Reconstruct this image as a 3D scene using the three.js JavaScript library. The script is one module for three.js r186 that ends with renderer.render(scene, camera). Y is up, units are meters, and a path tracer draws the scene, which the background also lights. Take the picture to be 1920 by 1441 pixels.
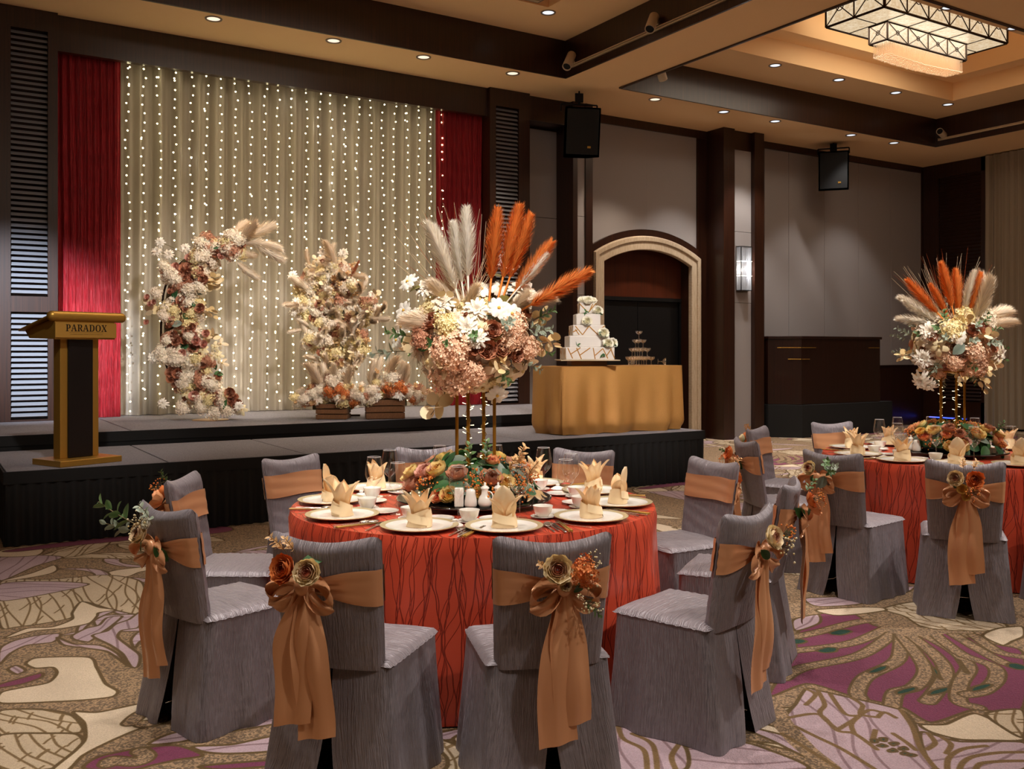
import * as THREE from 'three';
import { RoundedBoxGeometry } from 'three/addons/geometries/RoundedBoxGeometry.js';
import { mergeGeometries } from 'three/addons/utils/BufferGeometryUtils.js';
import { RectAreaLightUniformsLib } from 'three/addons/lights/RectAreaLightUniformsLib.js';

// ---------------------------------------------------------------- camera, renderer, large lights
const scene = new THREE.Scene();
scene.background = new THREE.Color(0x000000);
const W = 1920, H = 1441, FOCAL = 1780, HORIZON = 658, YAW = THREE.MathUtils.degToRad(31.93);
const camera = new THREE.PerspectiveCamera(2 * Math.atan(H / 2 / FOCAL) * 180 / Math.PI, W / H, 0.05, 80);
camera.position.set(0, 1.5, 0);
camera.lookAt(Math.sin(YAW), 1.5, -Math.cos(YAW));
camera.setViewOffset(W, H, 0, H / 2 - HORIZON, W, H);      // shift lens: verticals stay vertical
scene.add(camera);
const renderer = new THREE.WebGLRenderer({ antialias: true });
renderer.toneMapping = THREE.LinearToneMapping;
renderer.toneMappingExposure = 1.12;
renderer.shadowMap.enabled = true;
RectAreaLightUniformsLib.init();

const WARM = new THREE.Color(1.0, 0.83, 0.66), SPOTC = new THREE.Color(1.0, 0.94, 0.88), COOL = new THREE.Color(0.78, 0.87, 1.0);
const K_CHANDELIER = 6.0, K_FRONT = 4.8, K_SPOT = 27, K_WALLSPOT = 15, K_KEY = 60;
const FRONT_LIGHTS = [[3.2, 5.2, 1.2], [-2.2, 5.2, -2.6], [9.6, 5.2, -1.4]];   // chandeliers of the bays behind the camera
// aimed accent spots of the bays in front of the stage: from, at, half cone, strength
const KEYS = [[[2.6, 5.2, -4.6], [2.75, 1.9, -10.9], 13, 1.8], [[4.6, 5.2, -4.6], [4.3, 1.7, -10.6], 12, 1.9], [[5.2, 5.2, -3.6], [6.7, 1.4, -8.6], 13, 1.9], [[0.9, 5.2, -3.8], [1.15, 1.3, -8.5], 11, 0.8],
  [[0.9, 5.2, -0.3], [2.3, 1.5, -4.0], 9, 1.5], [[4.6, 5.2, -0.9], [6.3, 1.5, -4.1], 9, 1.3], [[2.6, 5.2, 1.0], [2.0, 0.6, -2.9], 17, 0.35], [[5.4, 5.2, 0.4], [5.0, 0.6, -3.3], 16, 0.3], [[9.4, 5.2, -1.2], [4.2, 0.7, -3.2], 14, 1.5]];

// ---------------------------------------------------------------- small helpers
const rad = THREE.MathUtils.degToRad, TAU = Math.PI * 2, V3 = THREE.Vector3;
function rng(seed) { let s = seed >>> 0; return () => { s = (s + 0x6d2b79f5) | 0; let t = Math.imul(s ^ (s >>> 15), 1 | s); t = (t + Math.imul(t ^ (t >>> 7), 61 | t)) ^ t; return ((t ^ (t >>> 14)) >>> 0) / 4294967296; }; }
const lerp = (a, b, t) => a + (b - a) * t, clamp = (x, a, b) => Math.min(b, Math.max(a, x)), smooth = (a, b, x) => { const t = clamp((x - a) / (b - a), 0, 1); return t * t * (3 - 2 * t); };
const counts = {};
function numbered(name) { const n = counts[name] = (counts[name] ?? -1) + 1; return n ? `${name}_${String(n).padStart(3, '0')}` : name; }
function tag(o, label, category, group, kind) {
  if (label) o.userData.label = label;
  if (category) o.userData.category = category;
  if (group) o.userData.group = group;
  if (kind) o.userData.kind = kind;
  return o;
}
function thing(name, label, category, pos = [0, 0, 0], turn = 0, group) {
  const o = new THREE.Group(); o.name = numbered(name); scene.add(o);
  o.position.set(...pos); o.rotation.y = turn;
  return tag(o, label, category, group);
}
function part(name, geo, mat, parent, label, kind) {
  const m = new THREE.Mesh(geo, mat); m.name = name; parent.add(m);
  if (label) m.userData.label = label;
  if (kind) m.userData.kind = kind;
  return m;
}
function single(name, geo, mat, label, category, pos = [0, 0, 0], turn = 0, group) {
  const m = new THREE.Mesh(geo, mat); m.name = numbered(name); scene.add(m);
  m.position.set(...pos); m.rotation.y = turn;
  return tag(m, label, category, group);
}
function struct(name, geo, mat, parent = scene) {
  const m = new THREE.Mesh(geo, mat); m.name = parent === scene ? numbered(name) : name; parent.add(m);
  if (parent === scene) m.userData.kind = 'structure';
  return m;
}
function copyOf(o, label, pos, turn, group) {
  const c = o.clone(); c.name = numbered(o.name.replace(/_\d{3}$/, '')); scene.add(c);
  if (pos) c.position.set(...pos);
  if (turn !== undefined) c.rotation.y = turn;
  return tag(c, label, null, group);
}
function fix(g, color) {
  if (!g.index) g.setIndex([...Array(g.attributes.position.count).keys()]);
  if (!g.attributes.uv) g.setAttribute('uv', new THREE.BufferAttribute(new Float32Array(g.attributes.position.count * 2), 2));
  if (color && !g.attributes.color) paint(g, 0xffffff);
  if (!color && g.attributes.color) g.deleteAttribute('color');
  for (const k of Object.keys(g.attributes)) if (!['position', 'normal', 'uv', 'color'].includes(k)) g.deleteAttribute(k);
  return g;
}
function merge(list) { const c = list.some((g) => g.attributes.color); return list.length === 1 ? fix(list[0], c) : mergeGeometries(list.map((g) => fix(g, c))); }
function paint(g, c) {
  const n = g.attributes.position.count, a = new Float32Array(n * 3), col = new THREE.Color(), p = new V3();
  for (let i = 0; i < n; i++) {
    if (typeof c === 'function') { p.fromBufferAttribute(g.attributes.position, i); c(p, col, i); } else col.set(c);
    a[i * 3] = col.r; a[i * 3 + 1] = col.g; a[i * 3 + 2] = col.b;
  }
  g.setAttribute('color', new THREE.BufferAttribute(a, 3)); return g;
}
function place(g, x = 0, y = 0, z = 0, rx = 0, ry = 0, rz = 0, s = 1) {
  const m = new THREE.Matrix4().compose(new V3(x, y, z), new THREE.Quaternion().setFromEuler(new THREE.Euler(rx, ry, rz)), typeof s === 'number' ? new V3(s, s, s) : new V3(...s));
  return g.applyMatrix4(m);
}
// box from corner to corner with uv in metres
function bx(x0, x1, y0, y1, z0, z1) {
  const g = new THREE.BoxGeometry(x1 - x0, y1 - y0, z1 - z0); g.translate((x0 + x1) / 2, (y0 + y1) / 2, (z0 + z1) / 2);
  const p = g.attributes.position, n = g.attributes.normal, uv = g.attributes.uv;
  for (let i = 0; i < p.count; i++) {
    const ax = Math.abs(n.getX(i)), ay = Math.abs(n.getY(i));
    if (ax > 0.5) uv.setXY(i, p.getZ(i), p.getY(i)); else if (ay > 0.5) uv.setXY(i, p.getX(i), p.getZ(i)); else uv.setXY(i, p.getX(i), p.getY(i));
  }
  return g;
}
function rb(w, h, d, r, x = 0, y = 0, z = 0, seg = 2) { const g = new RoundedBoxGeometry(w, h, d, seg, r); g.translate(x, y, z); return fix(g); }
function grid(nu, nv, fn, uvfn, flip) {
  const P = new Float32Array((nu + 1) * (nv + 1) * 3), U = new Float32Array((nu + 1) * (nv + 1) * 2), I = [];
  for (let j = 0, k = 0; j <= nv; j++) for (let i = 0; i <= nu; i++, k++) {
    const u = i / nu, v = j / nv, p = fn(u, v), q = uvfn ? uvfn(u, v, p) : [u, v];
    P.set(p, k * 3); U.set(q, k * 2);
    if (i < nu && j < nv) { const a = k, b = k + 1, c = k + nu + 1, d = c + 1; if (flip) I.push(a, c, b, b, c, d); else I.push(a, b, c, b, d, c); }
  }
  const g = new THREE.BufferGeometry();
  g.setAttribute('position', new THREE.BufferAttribute(P, 3)); g.setAttribute('uv', new THREE.BufferAttribute(U, 2)); g.setIndex(I); g.computeVertexNormals();
  return g;
}
function tube(pts, r, seg = 8, rs = 5) { return new THREE.TubeGeometry(new THREE.CatmullRomCurve3(pts.map((p) => new V3(...p))), seg, r, rs); }
function lathe(prof, seg = 24) { return new THREE.LatheGeometry(prof.map(([r, y]) => new THREE.Vector2(r, y)), seg); }
function rod(a, b, r0, r1 = r0, seg = 8) {
  const A = new V3(...a), B = new V3(...b), L = A.distanceTo(B), g = new THREE.CylinderGeometry(r1, r0, L, seg);
  g.applyQuaternion(new THREE.Quaternion().setFromUnitVectors(new V3(0, 1, 0), B.clone().sub(A).normalize())); const m = A.add(B).multiplyScalar(0.5); g.translate(m.x, m.y, m.z); return g;
}
function ext(shape, depth, bevel = 0, seg = 24) {
  const g = new THREE.ExtrudeGeometry(shape, { depth, bevelEnabled: bevel > 0, bevelSize: bevel, bevelThickness: bevel, bevelSegments: 2, curveSegments: seg }); return g;
}
// ---------------------------------------------------------------- textures
function canvasTex(w, h, draw, { srgb = true, rep } = {}) {
  const c = document.createElement('canvas'); c.width = w; c.height = h; draw(c.getContext('2d'), w, h);
  const t = new THREE.CanvasTexture(c); t.colorSpace = srgb ? THREE.SRGBColorSpace : THREE.NoColorSpace; t.wrapS = t.wrapT = THREE.RepeatWrapping;
  if (rep) t.repeat.set(...rep); return t;
}
function pixelTex(w, h, fn, { srgb = true, rep } = {}) {
  const d = new Uint8Array(w * h * 4);
  for (let y = 0, k = 0; y < h; y++) for (let x = 0; x < w; x++, k += 4) { const c = fn(x / w, y / h, x, y); d[k] = c[0]; d[k + 1] = c[1]; d[k + 2] = c[2]; d[k + 3] = 255; }
  const t = new THREE.DataTexture(d, w, h); t.magFilter = t.minFilter = THREE.LinearFilter; t.colorSpace = srgb ? THREE.SRGBColorSpace : THREE.NoColorSpace; t.wrapS = t.wrapT = THREE.RepeatWrapping; t.needsUpdate = true;
  if (rep) t.repeat.set(...rep); return t;
}
// tileable value noise
function tileNoise(seed, n) {
  const r = rng(seed), a = Float32Array.from({ length: n * n }, r);
  return (x, y) => {
    x = ((x % 1) + 1) % 1 * n; y = ((y % 1) + 1) % 1 * n; const i = Math.floor(x), j = Math.floor(y), f = x - i, g = y - j, u = f * f * (3 - 2 * f), v = g * g * (3 - 2 * g), i1 = (i + 1) % n, j1 = (j + 1) % n;
    return lerp(lerp(a[(j % n) * n + (i % n)], a[(j % n) * n + i1], u), lerp(a[j1 * n + (i % n)], a[j1 * n + i1], u), v);
  };
}
function streakNoise(seed, nx, ny) {                                     // tileable noise with cells of different size along u and v
  const r = rng(seed), a = Float32Array.from({ length: nx * ny }, r);
  return (x, y) => {
    x = ((x % 1) + 1) % 1 * nx; y = ((y % 1) + 1) % 1 * ny; const i = Math.floor(x) % nx, j = Math.floor(y) % ny, f = x - Math.floor(x), g = y - Math.floor(y), u = f * f * (3 - 2 * f), v = g * g * (3 - 2 * g), i1 = (i + 1) % nx, j1 = (j + 1) % ny;
    return lerp(lerp(a[j * nx + i], a[j * nx + i1], u), lerp(a[j1 * nx + i], a[j1 * nx + i1], u), v);
  };
}
function hexrgb(h) { return [(h >> 16) & 255, (h >> 8) & 255, h & 255]; }
const mix3 = (a, b, t) => [lerp(a[0], b[0], t), lerp(a[1], b[1], t), lerp(a[2], b[2], t)];
function std(color, roughness = 0.6, extra = {}) { return new THREE.MeshStandardMaterial({ color, roughness, ...extra }); }
function phys(color, roughness = 0.6, extra = {}) { return new THREE.MeshPhysicalMaterial({ color, roughness, ...extra }); }

// wood: streaks along v
function woodTex(base, dark, seed, rep) {
  const n1 = streakNoise(seed, 64, 3), n2 = tileNoise(seed + 1, 8), n3 = streakNoise(seed + 2, 128, 12);
  return pixelTex(256, 512, (u, v) => { const w = n1(u + 0.01 * n2(u, v), v) * 0.6 + n3(u, v) * 0.4; return mix3(hexrgb(dark), hexrgb(base), clamp(w * 1.15, 0, 1)); }, { rep });
}
const M = {};
M.wood = phys(0xffffff, 0.34, { map: woodTex(0x3a1d0e, 0x1f0d06, 11, [2.2, 0.5]), clearcoat: 0.25, clearcoatRoughness: 0.25 });
M.woodRed = phys(0xffffff, 0.36, { map: woodTex(0x57250f, 0x381507, 15, [1.8, 0.5]), clearcoat: 0.2, clearcoatRoughness: 0.3 });
M.ceiling = std(0xf8d09c, 0.92);
{ const n = tileNoise(31, 96), n2 = tileNoise(32, 256);
  M.panel = std(0x9c9593, 0.9, { bumpMap: pixelTex(256, 256, (u, v) => { const k = 110 + 90 * n2(u, v) + 40 * n(u, v * 0.3); return [k, k, k]; }, { srgb: false, rep: [3, 3] }), bumpScale: 0.0008 });
  M.stone = std(0xffffff, 0.62, { map: pixelTex(256, 256, (u, v) => mix3([178, 156, 128], [205, 186, 160], clamp(0.7 * n(u * 0.4, v * 0.15) + 0.3 * n2(u, v), 0, 1)), { rep: [1.5, 1] }) });
  M.deck = std(0xffffff, 0.95, { map: pixelTex(512, 512, (u, v) => { const k = n2(u, v) * 0.55 + tileN(u, v) * 0.45; return mix3([92, 89, 95], [152, 148, 155], k); }, { rep: [1.2, 1.2] }), bumpMap: pixelTex(256, 256, (u, v) => { const k = 255 * n2(u, v); return [k, k, k]; }, { srgb: false, rep: [2, 2] }), bumpScale: 0.002 });
  function tileN(u, v) { return n(u * 3, v * 3) * 0.5 + n2(u * 2, v * 2) * 0.5; } }
M.black = std(0x0b0b0c, 0.85);
M.blackGloss = std(0x0a0a0b, 0.4);
M.gold = std(0xb98a34, 0.34, { metalness: 1 });
M.bronze = std(0x2a1a10, 0.5, { metalness: 0.6 });
M.white = std(0xe6ddcf, 0.5);
M.lamp = (c, k) => new THREE.MeshStandardMaterial({ color: 0x000000, roughness: 0.6, emissive: c, emissiveIntensity: k });
// ---------------------------------------------------------------- the room
const HC = 5.28, HT = 5.77, HCOFFER = 6.07, ZW = -12.14, ZC = -11.7, XR = 17.65, XL = -6.5, ZF = 6.0;
const T1 = { x0: 0.17, x1: 7.565, z0: -10.735, z1: -6.28 }, T2 = { x0: 8.495, x1: 15.9, z0: -10.735, z1: -6.28 };
const coffer = (t) => ({ x0: t.x0 + 0.945, x1: t.x1 - 0.945, z0: t.z0 + 0.965, z1: t.z1 - 0.965 });
const C1 = coffer(T1), C2 = coffer(T2);
// ceiling soffit at 5.28 with two tray openings
struct('ceiling', merge([
  bx(XL - 0.2, XR + 0.4, HC, HT + 0.02, ZW - 0.5, T1.z0), bx(XL - 0.2, XR + 0.4, HC, HT + 0.02, T1.z1, ZF + 0.2),
  bx(XL - 0.2, T1.x0, HC, HT + 0.02, T1.z0, T1.z1), bx(T1.x1, T2.x0, HC, HT + 0.02, T1.z0, T1.z1), bx(T2.x1, XR + 0.4, HC, HT + 0.02, T1.z0, T1.z1)]), M.ceiling);
const trayTop = (t, c) => merge([
  bx(t.x0 - 0.1, t.x1 + 0.1, HT, HCOFFER + 0.02, t.z0 - 0.1, c.z0), bx(t.x0 - 0.1, t.x1 + 0.1, HT, HCOFFER + 0.02, c.z1, t.z1 + 0.1),
  bx(t.x0 - 0.1, c.x0, HT, HCOFFER + 0.02, c.z0, c.z1), bx(c.x1, t.x1 + 0.1, HT, HCOFFER + 0.02, c.z0, c.z1)]);
const cofferTop = (c) => { const w = 0.34; return merge([                                            // second step, and the lid over the chandelier
  bx(c.x0 - 0.1, c.x1 + 0.1, HCOFFER, 6.72, c.z0 - 0.1, c.z0 + w), bx(c.x0 - 0.1, c.x1 + 0.1, HCOFFER, 6.72, c.z1 - w, c.z1 + 0.1),
  bx(c.x0 - 0.1, c.x0 + w, HCOFFER, 6.72, c.z0, c.z1), bx(c.x1 - w, c.x1 + 0.1, HCOFFER, 6.72, c.z0, c.z1),
  bx(c.x0 - 0.1, c.x1 + 0.1, 6.70, 6.85, c.z0 - 0.1, c.z1 + 0.1)]); };
for (const [t, c] of [[T1, C1], [T2, C2]]) {
  struct('ceiling', trayTop(t, c), M.ceiling); struct('ceiling', cofferTop(c), M.ceiling);
  const k = 0.03, y0 = HC - 0.022;                                                                   // dark wood lining of the tray
  struct('trim_1', merge([bx(t.x0, t.x1, y0, HT - 0.001, t.z0, t.z0 + k), bx(t.x0, t.x1, y0, HT - 0.001, t.z1 - k, t.z1), bx(t.x0, t.x0 + k, y0, HT - 0.001, t.z0 + k, t.z1 - k), bx(t.x1 - k, t.x1, y0, HT - 0.001, t.z0 + k, t.z1 - k)]), M.wood);
}
// outer walls
struct('wall_left', bx(XL - 0.2, XL, 0, HC, ZW - 0.4, ZF), M.panel);
struct('wall_front', bx(XL - 0.2, XR + 0.4, 0, HC, ZF, ZF + 0.2), M.panel);
struct('wall_right', bx(XR, XR + 0.3, 0, HC, ZW - 0.4, ZF), M.panel);
// stage wall: behind the curtains
struct('wall_stage', bx(XL, 7.6, 0, HC, -12.5, -12.3), M.wood);
struct('wall_wing', bx(XL, 0.42, 0, HC, -12.3, ZC), M.wood);
function louvreColumn(name, x0, x1, lx0, lx1, top) {
  const col = struct(name, merge([bx(x0, lx0, 0.726, HC, -12.3, ZC), bx(lx1, x1, 0.726, HC, -12.3, ZC), bx(lx0, lx1, top, HC, -12.3, ZC), bx(lx0, lx1, 1.933, 2.105, -12.3, ZC - 0.005), bx(lx0, lx1, 0.726, 0.745, -12.3, ZC), bx(lx0, lx1, 0.726, top, -12.3, -11.83)]), M.wood);
  const w = lx1 - lx0 - 0.004, g = place(rb(w, 0.045, 0.007, 0.003, 0, 0, 0, 1), 0, 0, 0, rad(-38), 0, 0);
  for (const [a, b] of [[0.765, 1.92], [2.125, top - 0.01]]) { const n = Math.round((b - a) / 0.0605); for (let i = 0; i < n; i++) { const s = struct('slat', g, M.slat, col); s.position.set((lx0 + lx1) / 2, a + (b - a) * (i + 0.5) / n, -11.735); } }
  return col;
}
M.slat = std(0x85878e, 0.35, { metalness: 0.25 });
louvreColumn('wall_column', 0.42, 1.305, 0.837, 1.205, 5.05);
louvreColumn('wall_column', 6.92, 7.6, 7.02, 7.41, 5.03);
struct('trim_valance', bx(1.305, 6.92, 4.878, HC, -11.86, -11.77), M.wood);
// back wall right of the stage
{
  const back = struct('wall_back', merge([bx(7.6, 9.266, 0, HC, ZW - 0.35, ZW - 0.02), bx(11.134, XR, 0, HC, ZW - 0.35, ZW - 0.02), bx(9.266, 11.134, 3.25, HC, ZW - 0.35, ZW - 0.02)]), M.wood);
  const pan = (x0, x1, y0, y1, z = ZW) => struct('panel', rb(x1 - x0 - 0.006, y1 - y0 - 0.006, 0.03, 0.006, (x0 + x1) / 2, (y0 + y1) / 2, z - 0.015), M.panel, back);
  for (const [a, b] of [[0, 2.354], [2.354, 3.552], [3.552, 4.9]]) pan(7.87, 8.385, a, b);
  const xs = [12.94, 13.571, 14.546, 15.533, 16.529, 17.494]; for (let i = 0; i < 5; i++) pan(xs[i], xs[i + 1], 1.207, 5.165);
  // two panels over the arch, cut by its curve
  const cx = 10.2, R = 2.30, ay = 3.50 - R, arc = (x) => ay + Math.sqrt(R * R - (x - cx) ** 2);
  for (const [x0, x1] of [[9.03, 10.182], [10.188, 11.285]]) {
    const s = new THREE.Shape(); s.moveTo(x0, 5.147); s.lineTo(x1, 5.147);
    for (let i = 0; i <= 16; i++) { const x = lerp(x1, x0, i / 16); s.lineTo(x, arc(x) - 0.01); }
    s.closePath(); const g = ext(s, 0.02, 0.004); g.translate(0, 0, ZW - 0.024); struct('panel', fix(g), M.panel, back);
  }
  struct('trim_frieze', merge([bx(8.75, 11.5, 5.147, HC, ZW - 0.02, ZW + 0.03), bx(12.46, XR, 5.165, HC, ZW - 0.02, ZW + 0.03), bx(7.6, 8.38, 4.925, HC, ZW - 0.02, -11.79)]), M.wood);
  struct('wall_wainscot', merge([bx(12.9, XR, 0, 1.2, ZW - 0.02, ZW + 0.03), bx(12.9, XR, 1.2, 1.222, ZW - 0.02, ZW + 0.045), bx(7.6, 7.87, 0, 4.925, ZW - 0.02, ZW + 0.02), bx(17.5, XR, 1.2, HC, ZW - 0.02, ZW + 0.03)]), M.wood);
  // brown arch band, stone surround with a fillet, transom and doors
  const ring = (xo, ho, Ro, xi, hi, Ri, d, z, m, n, legs) => {
    const s = new THREE.Shape(), ao = ho - Ro, ai = hi - Ri, fo = (x) => ao + Math.sqrt(Ro * Ro - x * x), fi = (x) => ai + Math.sqrt(Ri * Ri - x * x), N = 28;
    if (legs) { s.moveTo(-xo, 0); s.lineTo(-xo, fo(xo)); } else s.moveTo(-xo, fo(xo));
    for (let i = 1; i <= N; i++) { const x = lerp(-xo, xo, i / N); s.lineTo(x, fo(x)); }
    if (legs) { s.lineTo(xo, 0); s.lineTo(xi, 0); }
    for (let i = 0; i <= N; i++) { const x = lerp(xi, -xi, i / N); s.lineTo(x, fi(x)); }
    if (legs) s.lineTo(-xi, 0); s.closePath();
    const g = ext(s, d, legs ? 0.012 : 0.006, 4); g.translate(cx, 0, z); return struct(n, fix(g), m);
  };
  ring(1.165, 3.50, 2.30, 1.165, 3.385, 2.19, 0.05, ZW - 0.01, M.wood, 'trim_arch');
  ring(1.125, 3.385, 2.19, 0.945, 3.18, 2.0, 0.07, ZW - 0.02, M.stone, 'trim_arch', true);
  ring(1.115, 3.372, 2.18, 1.06, 3.315, 2.12, 0.025, ZW + 0.05, M.stone, 'trim_arch', true);
  struct('trim_arch', merge([bx(9.0, 9.06, 0, 3.22, ZW - 0.02, ZW + 0.03), bx(11.34, 11.5, 0, 5.147, ZW - 0.02, ZW + 0.02), bx(11.285, 11.345, 3.19, 5.147, ZW - 0.02, ZW + 0.02), bx(8.75, 9.03, 3.1, 5.147, ZW - 0.02, ZW + 0.01)]), M.wood);
  const door = new THREE.Group(); door.name = 'door_1'; door.userData.kind = 'structure'; scene.add(door);
  struct('transom', bx(9.2, 11.2, 2.38, 3.4, ZW - 0.34, ZW - 0.22), M.woodRed, door);
  struct('door_frame', merge([bx(9.2, 9.30, 0, 2.38, ZW - 0.34, ZW - 0.21), bx(11.1, 11.2, 0, 2.38, ZW - 0.34, ZW - 0.21), bx(9.2, 11.2, 2.34, 2.40, ZW - 0.34, ZW - 0.2)]), M.blackGloss, door);
  for (const s of [-1, 1]) { const l = struct('door_leaf', rb(0.885, 2.33, 0.05, 0.006, 10.2 + s * 0.447, 1.17, ZW - 0.27), M.blackGloss, door); struct('door_handle', rod([10.2 + s * 0.06, 0.95, ZW - 0.2], [10.2 + s * 0.06, 1.25, ZW - 0.2], 0.012), M.gold, l); }
}
// pilasters: two fins with a fabric strip between them
function pilaster(x0, s0, s1, x1, top, seams, deep) {
  const p = struct('wall_pilaster', merge([bx(x0, s0, 0, HC - 0.001, ZW - 0.02, ZC), bx(s1, x1, 0, HC - 0.001, ZW - 0.02, ZC), bx(s0, s1, top, HC - 0.001, ZW - 0.02, ZC - deep), bx(s0, s1, 0, top, ZW - 0.02, ZC - deep - 0.03)]), M.woodP);
  let y = 0; for (const b of [...seams, top]) { struct('panel', rb(s1 - s0, b - y - 0.005, 0.028, 0.004, (s0 + s1) / 2, (y + b) / 2, ZC - deep - 0.014), M.panel, p); y = b; }
}
M.woodP = M.wood;
pilaster(8.38, 8.464, 8.615, 8.75, 4.93, [2.354, 3.552], 0.02);
pilaster(11.5, 11.755, 12.232, 12.46, 4.955, [2.33, 3.55], 0.085);
// right wall: dark louvred panels, then the window curtain
{
  const rw = struct('wall_panelling', merge([bx(XR - 0.1, XR, 0, HC, -12.1, -10.75), bx(XR - 0.14, XR, 0, HC, -12.1, -11.75), bx(XR - 0.14, XR, 2.0, 2.2, -11.75, -10.75), bx(XR - 0.14, XR, 5.0, HC, -11.75, -10.75), bx(XR - 0.14, XR, 0, 0.5, -11.75, -10.75), bx(XR - 0.14, XR, 0, HC, -10.85, -10.75)]), M.wood);
  const g = place(place(rb(0.88, 0.05, 0.008, 0.003, 0, 0, 0, 1), 0, 0, 0, rad(-35), 0, 0), 0, 0, 0, 0, rad(-90), 0);
  for (const [a, b] of [[0.52, 1.98], [2.22, 4.98]]) { const n = Math.round((b - a) / 0.07); for (let i = 0; i < n; i++) struct('slat', g, M.wood, rw).position.set(XR - 0.125, a + (b - a) * (i + 0.5) / n, -11.3); }
}
// ---------------------------------------------------------------- stage
M.skirt = std(0x070708, 0.8);
function pleats(x0, x1, h, amp, per, seed) {
  const r = rng(seed), ph = Array.from({ length: 6 }, () => r() * 6), n = Math.round((x1 - x0) / per * 8);
  return grid(n, 6, (u, v) => { const x = lerp(x0, x1, u), a = amp * (0.25 + 0.75 * (1 - v)); return [x, v * h, a * Math.sin(x / per * TAU + 0.8 * Math.sin(x * 2.1 + ph[0]) + 0.5 * Math.sin(x * 5.3 + ph[1])) + a * 0.4 * Math.sin(x * 3.7 + ph[2])]; }, (u, v) => [u * (x1 - x0), v * h]);
}
{
  const lo = thing('stage_platform', 'lower grey-carpeted stage platform with a pleated black skirt down to the patterned carpet', 'stage', [0, 0, 0]);
  const xs = [0.55, 1.745, 2.93, 5.325, 7.74], z1 = -8.2, z0 = -9.86, h = 0.58;
  for (let i = 0; i < 4; i++) part('deck_panel', rb(xs[i + 1] - xs[i] - 0.012, 0.1, z1 - z0 - 0.01, 0.006, (xs[i] + xs[i + 1]) / 2, h - 0.05, (z0 + z1) / 2), M.deck, lo);
  part('edge_band', merge([bx(xs[0] - 0.012, xs[4] + 0.012, h - 0.1, h - 0.004, z1 - 0.005, z1 + 0.012), bx(xs[0] - 0.015, xs[0] - 0.001, h - 0.1, h - 0.004, z0, z1), bx(xs[4] + 0.001, xs[4] + 0.015, h - 0.1, h - 0.004, z0, z1)]), M.black, lo);
  part('skirt', merge([place(pleats(xs[0], xs[4], h - 0.03, 0.022, 0.1, 5), 0, 0.004, z1 + 0.005), place(pleats(0, z1 - z0, h - 0.03, 0.018, 0.1, 6), xs[4], 0.004, z1, 0, rad(90), 0), place(pleats(0, z1 - z0, h - 0.03, 0.018, 0.1, 7), xs[0], 0.004, z0, 0, rad(-90), 0)]), M.skirt, lo);
  xs.forEach((x, i) => [z0 + 0.1, z1 - 0.15].forEach((z) => part('leg', rod([x + (i === 4 ? -0.1 : 0.1), 0, z], [x + (i === 4 ? -0.1 : 0.1), h - 0.1, z], 0.03), M.black, lo)));
  const up = thing('stage_platform', 'upper grey-carpeted stage platform, one step higher against the curtains', 'stage', [0, 0, 0]);
  const us = [0.43, 1.75, 4.15, 7.6], uh = 0.724, uz1 = -9.87, uz0 = -12.29;
  for (let i = 0; i < 3; i++) part('deck_panel', rb(us[i + 1] - us[i] - 0.012, 0.1, uz1 - uz0, 0.006, (us[i] + us[i + 1]) / 2, uh - 0.05, (uz0 + uz1) / 2), M.deck, up);
  part('riser', merge([bx(us[0], us[3], 0, uh - 0.102, uz1 - 0.05, uz1 - 0.002), bx(us[0], us[3], uh - 0.1, uh - 0.004, uz1 - 0.002, uz1 + 0.008), bx(us[3] - 0.002, us[3] + 0.005, 0, uh - 0.004, uz0, uz1)]), M.black, up);
}
// ---------------------------------------------------------------- curtains
function drape(x0, x1, y0, y1, z, fold, amp, seed, nper = 10, nv = 14, flow = 0.02) {
  const r = rng(seed), ph = Array.from({ length: 8 }, () => r() * TAU), n = Math.round((x1 - x0) / fold * nper);
  const f = (x, v) => { const w = x + flow * Math.sin(v * 3 + ph[0] + x * 4) * v; return Math.sin(w / fold * TAU + 1.3 * Math.sin(w * 1.7 + ph[1]) + 0.9 * Math.sin(w * 4.1 + ph[2])) * (0.65 + 0.35 * Math.sin(w * 2.9 + ph[3])) + 0.35 * Math.sin(w / fold * TAU * 2.3 + ph[4] + v) + 0.5 * Math.sin(w * 3.3 + ph[5]); };
  return grid(n, nv, (u, v) => { const x = lerp(x0, x1, u); return [x, lerp(y0, y1, v), z + amp * f(x, 1 - v)]; }, (u, v) => [u * (x1 - x0) * 1.4, v * (y1 - y0)]);
}
{ const a = streakNoise(51, 128, 10), b = tileNoise(52, 32);
  const velvetB = pixelTex(256, 512, (u, v) => { const k = 255 * (0.7 * a(u + 0.01 * b(u, v), v) + 0.3 * b(u * 2, v)); return [k, k, k]; }, { srgb: false, rep: [2.2, 0.5] });
  M.velvet = phys(0xa3121f, 0.62, { bumpMap: velvetB, bumpScale: 0.02, sheen: 0.5, sheenColor: new THREE.Color(0x8a2028), sheenRoughness: 0.5 });
  M.drape = phys(0xaaa093, 0.5, { sheen: 0.3, sheenColor: new THREE.Color(0x8a8276), sheenRoughness: 0.4 });
  M.windowDrape = phys(0x9c8d78, 0.75, { sheen: 0.2, sheenColor: new THREE.Color(0x6a6154), sheenRoughness: 0.5 }); }
single('stage_curtain', drape(1.31, 2.0, 0.73, 5.1, -11.93, 0.085, 0.022, 61, 10, 24, 0.05), M.velvet, 'dark red crushed velvet curtain beside the left louvred column', 'curtain');
single('stage_curtain', drape(6.17, 6.915, 0.73, 5.1, -11.93, 0.085, 0.022, 62, 10, 24, 0.05), M.velvet, 'dark red velvet curtain between the light strings and the right louvred column', 'curtain');
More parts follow.
